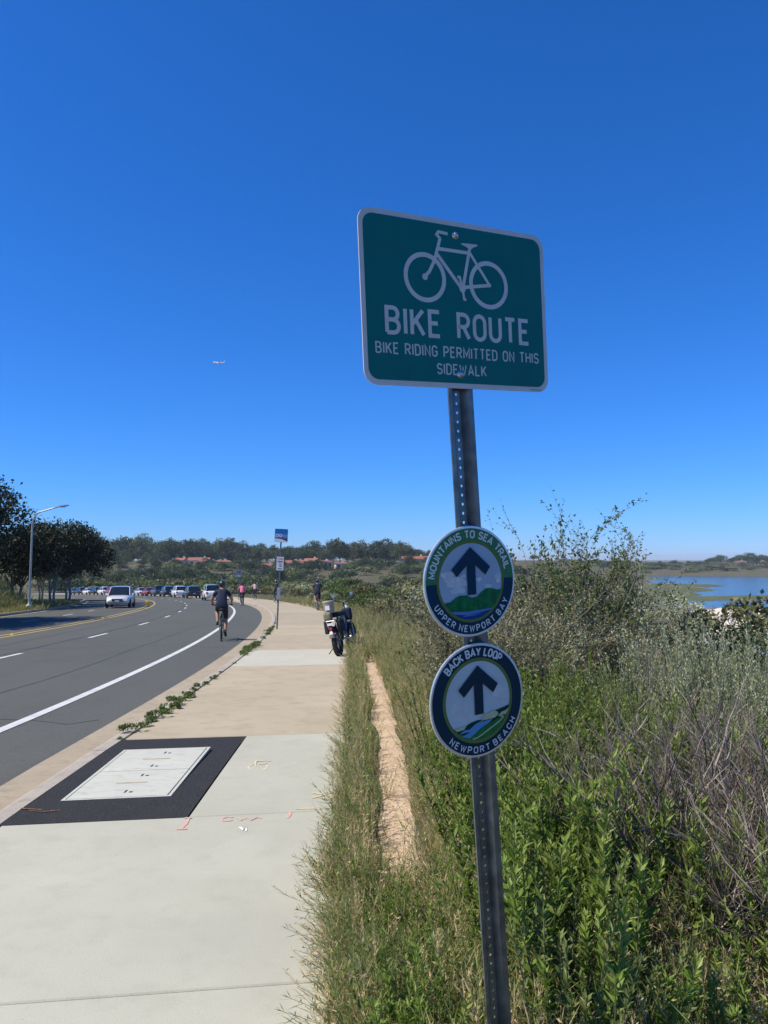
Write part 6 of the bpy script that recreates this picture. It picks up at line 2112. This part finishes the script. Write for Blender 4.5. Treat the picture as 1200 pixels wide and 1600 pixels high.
def merge_clumps(name, protos, places, mat):
    """many copies of a few clumps in one mesh; places: (proto, x, y, z, rot, scale)"""
    V, F, R_ = [], [], []
    off = 0
    tri = []
    for v, f, var in protos:
        ft = []
        vt = []
        for q, a in zip(f, var):
            q = list(q)
            ft.append(q[:3])
            vt.append(a)
            if len(q) == 4:
                ft.append([q[0], q[2], q[3]])
                vt.append(a)
        tri.append((v, np.array(ft), np.array(vt)))
    for (k, x, y, z, r, sc) in places:
        v, f, var = tri[k]
        c_, s__ = math.cos(r), math.sin(r)
        w = v * sc
        V.append(np.stack([w[:, 0] * c_ - w[:, 1] * s__ + x, w[:, 0] * s__ + w[:, 1] * c_ + y, w[:, 2] + z], 1))
        F.append(f + off)
        R_.append(var)
        off += len(v)
    V, F, R_ = np.concatenate(V), np.concatenate(F), np.concatenate(R_)
    me = bpy.data.meshes.new(name)
    me.vertices.add(len(V))
    me.vertices.foreach_set('co', V.astype(np.float32).ravel())
    me.loops.add(len(F) * 3)
    me.loops.foreach_set('vertex_index', F.astype(np.int32).ravel())
    me.polygons.add(len(F))
    me.polygons.foreach_set('loop_start', np.arange(0, len(F) * 3, 3, dtype=np.int32))
    me.update(calc_edges=True)
    at = me.attributes.new('var', 'FLOAT', 'FACE')
    at.data.foreach_set('value', R_.astype(np.float32))
    me.materials.append(MATS[mat])
    return link(name, me)


WC = [wispy_clump(300 + k, 16, -0.45, 0.42, 0.55) for k in range(4)] + [wispy_clump(310 + k, 16, 0.0, 0.42, 0.45) for k in range(4)] + [wispy_clump(320 + k, 14, 0.0, 0.34, 0.85) for k in range(3)]
pl_ = []
for k in range(380):      # leaning out over the sidewalk edge
    s = 2.55 + 16.5 * U() ** 1.6
    u = edge_u(s) + U(0.03, 0.15) + 0.12 * float(sstep(3.6, 2.5, s))
    x, y, z = P(s, u)
    pl_.append((int(U(0, 3.99)), x, y, float(zg(x, y)), U(-0.6, 0.6), U(0.5, 0.95)))
for k in range(560):      # beyond the footpath
    s = 1.7 + 17 * U() ** 1.5
    u = 3.36 + 1.1 * U() ** 1.2
    x, y, z = P(s, u)
    pl_.append((4 + int(U(0, 6.99)), x, y, float(zg(x, y)), U(0, 6.28), U(0.6, 1.1)))
for k in range(300):      # ragged edges of the footpath
    s = 3.4 + 14 * U() ** 1.4
    u = 3.12 + (0.19 + U(-0.09, 0.10)) * (1 if U() < 0.8 else -1)
    x, y, z = P(s, u)
    pl_.append((4 + int(U(0, 6.99)), x, y, float(zg(x, y)), U(0, 6.28), U(0.25, 0.8)))
for k in range(170):      # closing over the near end of the footpath
    s = U(1.9, 3.7)
    u = U(3.0, 3.5)
    x, y, z = P(s, u)
    pl_.append((4 + int(U(0, 6.99)), x, y, float(zg(x, y)), U(0, 6.28), U(0.55, 1.0)))
tag(merge_clumps('wispy_weeds', WC, pl_, 'weed'), 'wispy green and tan weeds along the edge of the sidewalk', 'weeds', kind='stuff')
pl_ = []
for k in range(620):      # farther along, coarser
    s = 14 + 60 * U() ** 1.2
    u = edge_u(s) + U(0.05, 2.6) if U() < 0.8 else edge_u(s) + U(0.0, 0.3)
    x, y, z = P(s, u)
    pl_.append((int(U(0, 2.99)), x, y, float(zg(x, y)), U(0, 6.28), U(1.0, 1.6)))
WF = [wispy_clump(340 + k, 12, 0.0, 0.36, 0.75) for k in range(3)]
tag(merge_clumps('sidewalk_grass', WF, pl_, 'weed'), 'rough green and straw grass beside the far sidewalk', 'grass', kind='stuff')
# undergrowth filling the ground between the shrubs
pl_ = []
for k in range(560):
    y = 1.9 + 12 * U() ** 1.2
    x = U(0.12 * y, 0.62 * y + 0.2)
    if x < 0.3:
        continue
    pl_.append((int(U(0, 6.99)), x, y, float(zg(x, y)), U(0, 6.28), U(0.5, 0.95)))
tag(merge_clumps('undergrowth', [WC[k] for k in (4, 5, 6, 7, 8, 9, 10)], pl_, 'weed'), 'tangle of thin dry and green stalks filling the ground under the shrubs', 'undergrowth', kind='stuff')
TH = [wispy_clump(350 + k, 22, U(-1.5, 1.5), 0.30, 0.0) for k in range(4)]
pl_ = []
for k in range(480):
    y = 2.2 + 7 * U() ** 1.2
    x = U(0.10 * y, 0.60 * y + 0.2)
    if x < 0.32:
        continue
    pl_.append((int(U(0, 3.99)), x, y, float(zg(x, y)) + 0.02, U(0, 6.28), U(0.6, 1.2)))
tag(merge_clumps('dry_thatch', TH, pl_, 'dry_stem'), 'straw coloured dead stalks lying under the weeds', 'thatch', kind='stuff')
# grass on the far bank
def blade_clump(seed):
    rng = np.random.default_rng(seed)
    n = 60
    b0 = rng.normal(size=(n, 3)) * np.array([0.35, 0.35, 0])
    g_ = Geo().leaves(b0, rng.normal(size=(n, 3)) * 0.4 + np.array([0, 0, 1]), rand_dirs(n, rng), rng.uniform(0.12, 0.35, n), 0.02, rng.random(n))
    v, f, var, mi = g_.arrays()
    return v, np.array(f, dtype=object), var


pl_ = []
for k in range(1800):
    s = U(30, 75)
    u = -13.9 - 9 * U() ** 1.3
    x, y, _ = P(s, u)
    pl_.append((int(U(0, 2.99)), x, y, float(zg(x, y)), U(0, 6.28), U(0.7, 1.5)))
tag(merge_clumps('bank_grass', [blade_clump(360 + k) for k in range(3)], pl_, 'grass_blade'), 'mown and straw coloured grass on the bank beyond the road', 'grass', kind='stuff')

# ------------------------------------------------------------------ sea air over the bay
hz = Geo().box(-9800, 9800, -9800, 9800, -24, 24).obj('haze', None)
m, nt, b = new_mat('sea_air')
nt.nodes.remove(b)
pv = nt.nodes.new('ShaderNodeVolumePrincipled')
pv.inputs['Color'].default_value = (0.80, 0.90, 1.0, 1)
pv.inputs['Density'].default_value = 0.00015
pv.inputs['Anisotropy'].default_value = 0.0
nt.links.new(pv.outputs['Volume'], nt.nodes['Material Output'].inputs['Volume'])
hz.data.materials.append(m)
tag(hz, kind='stuff')
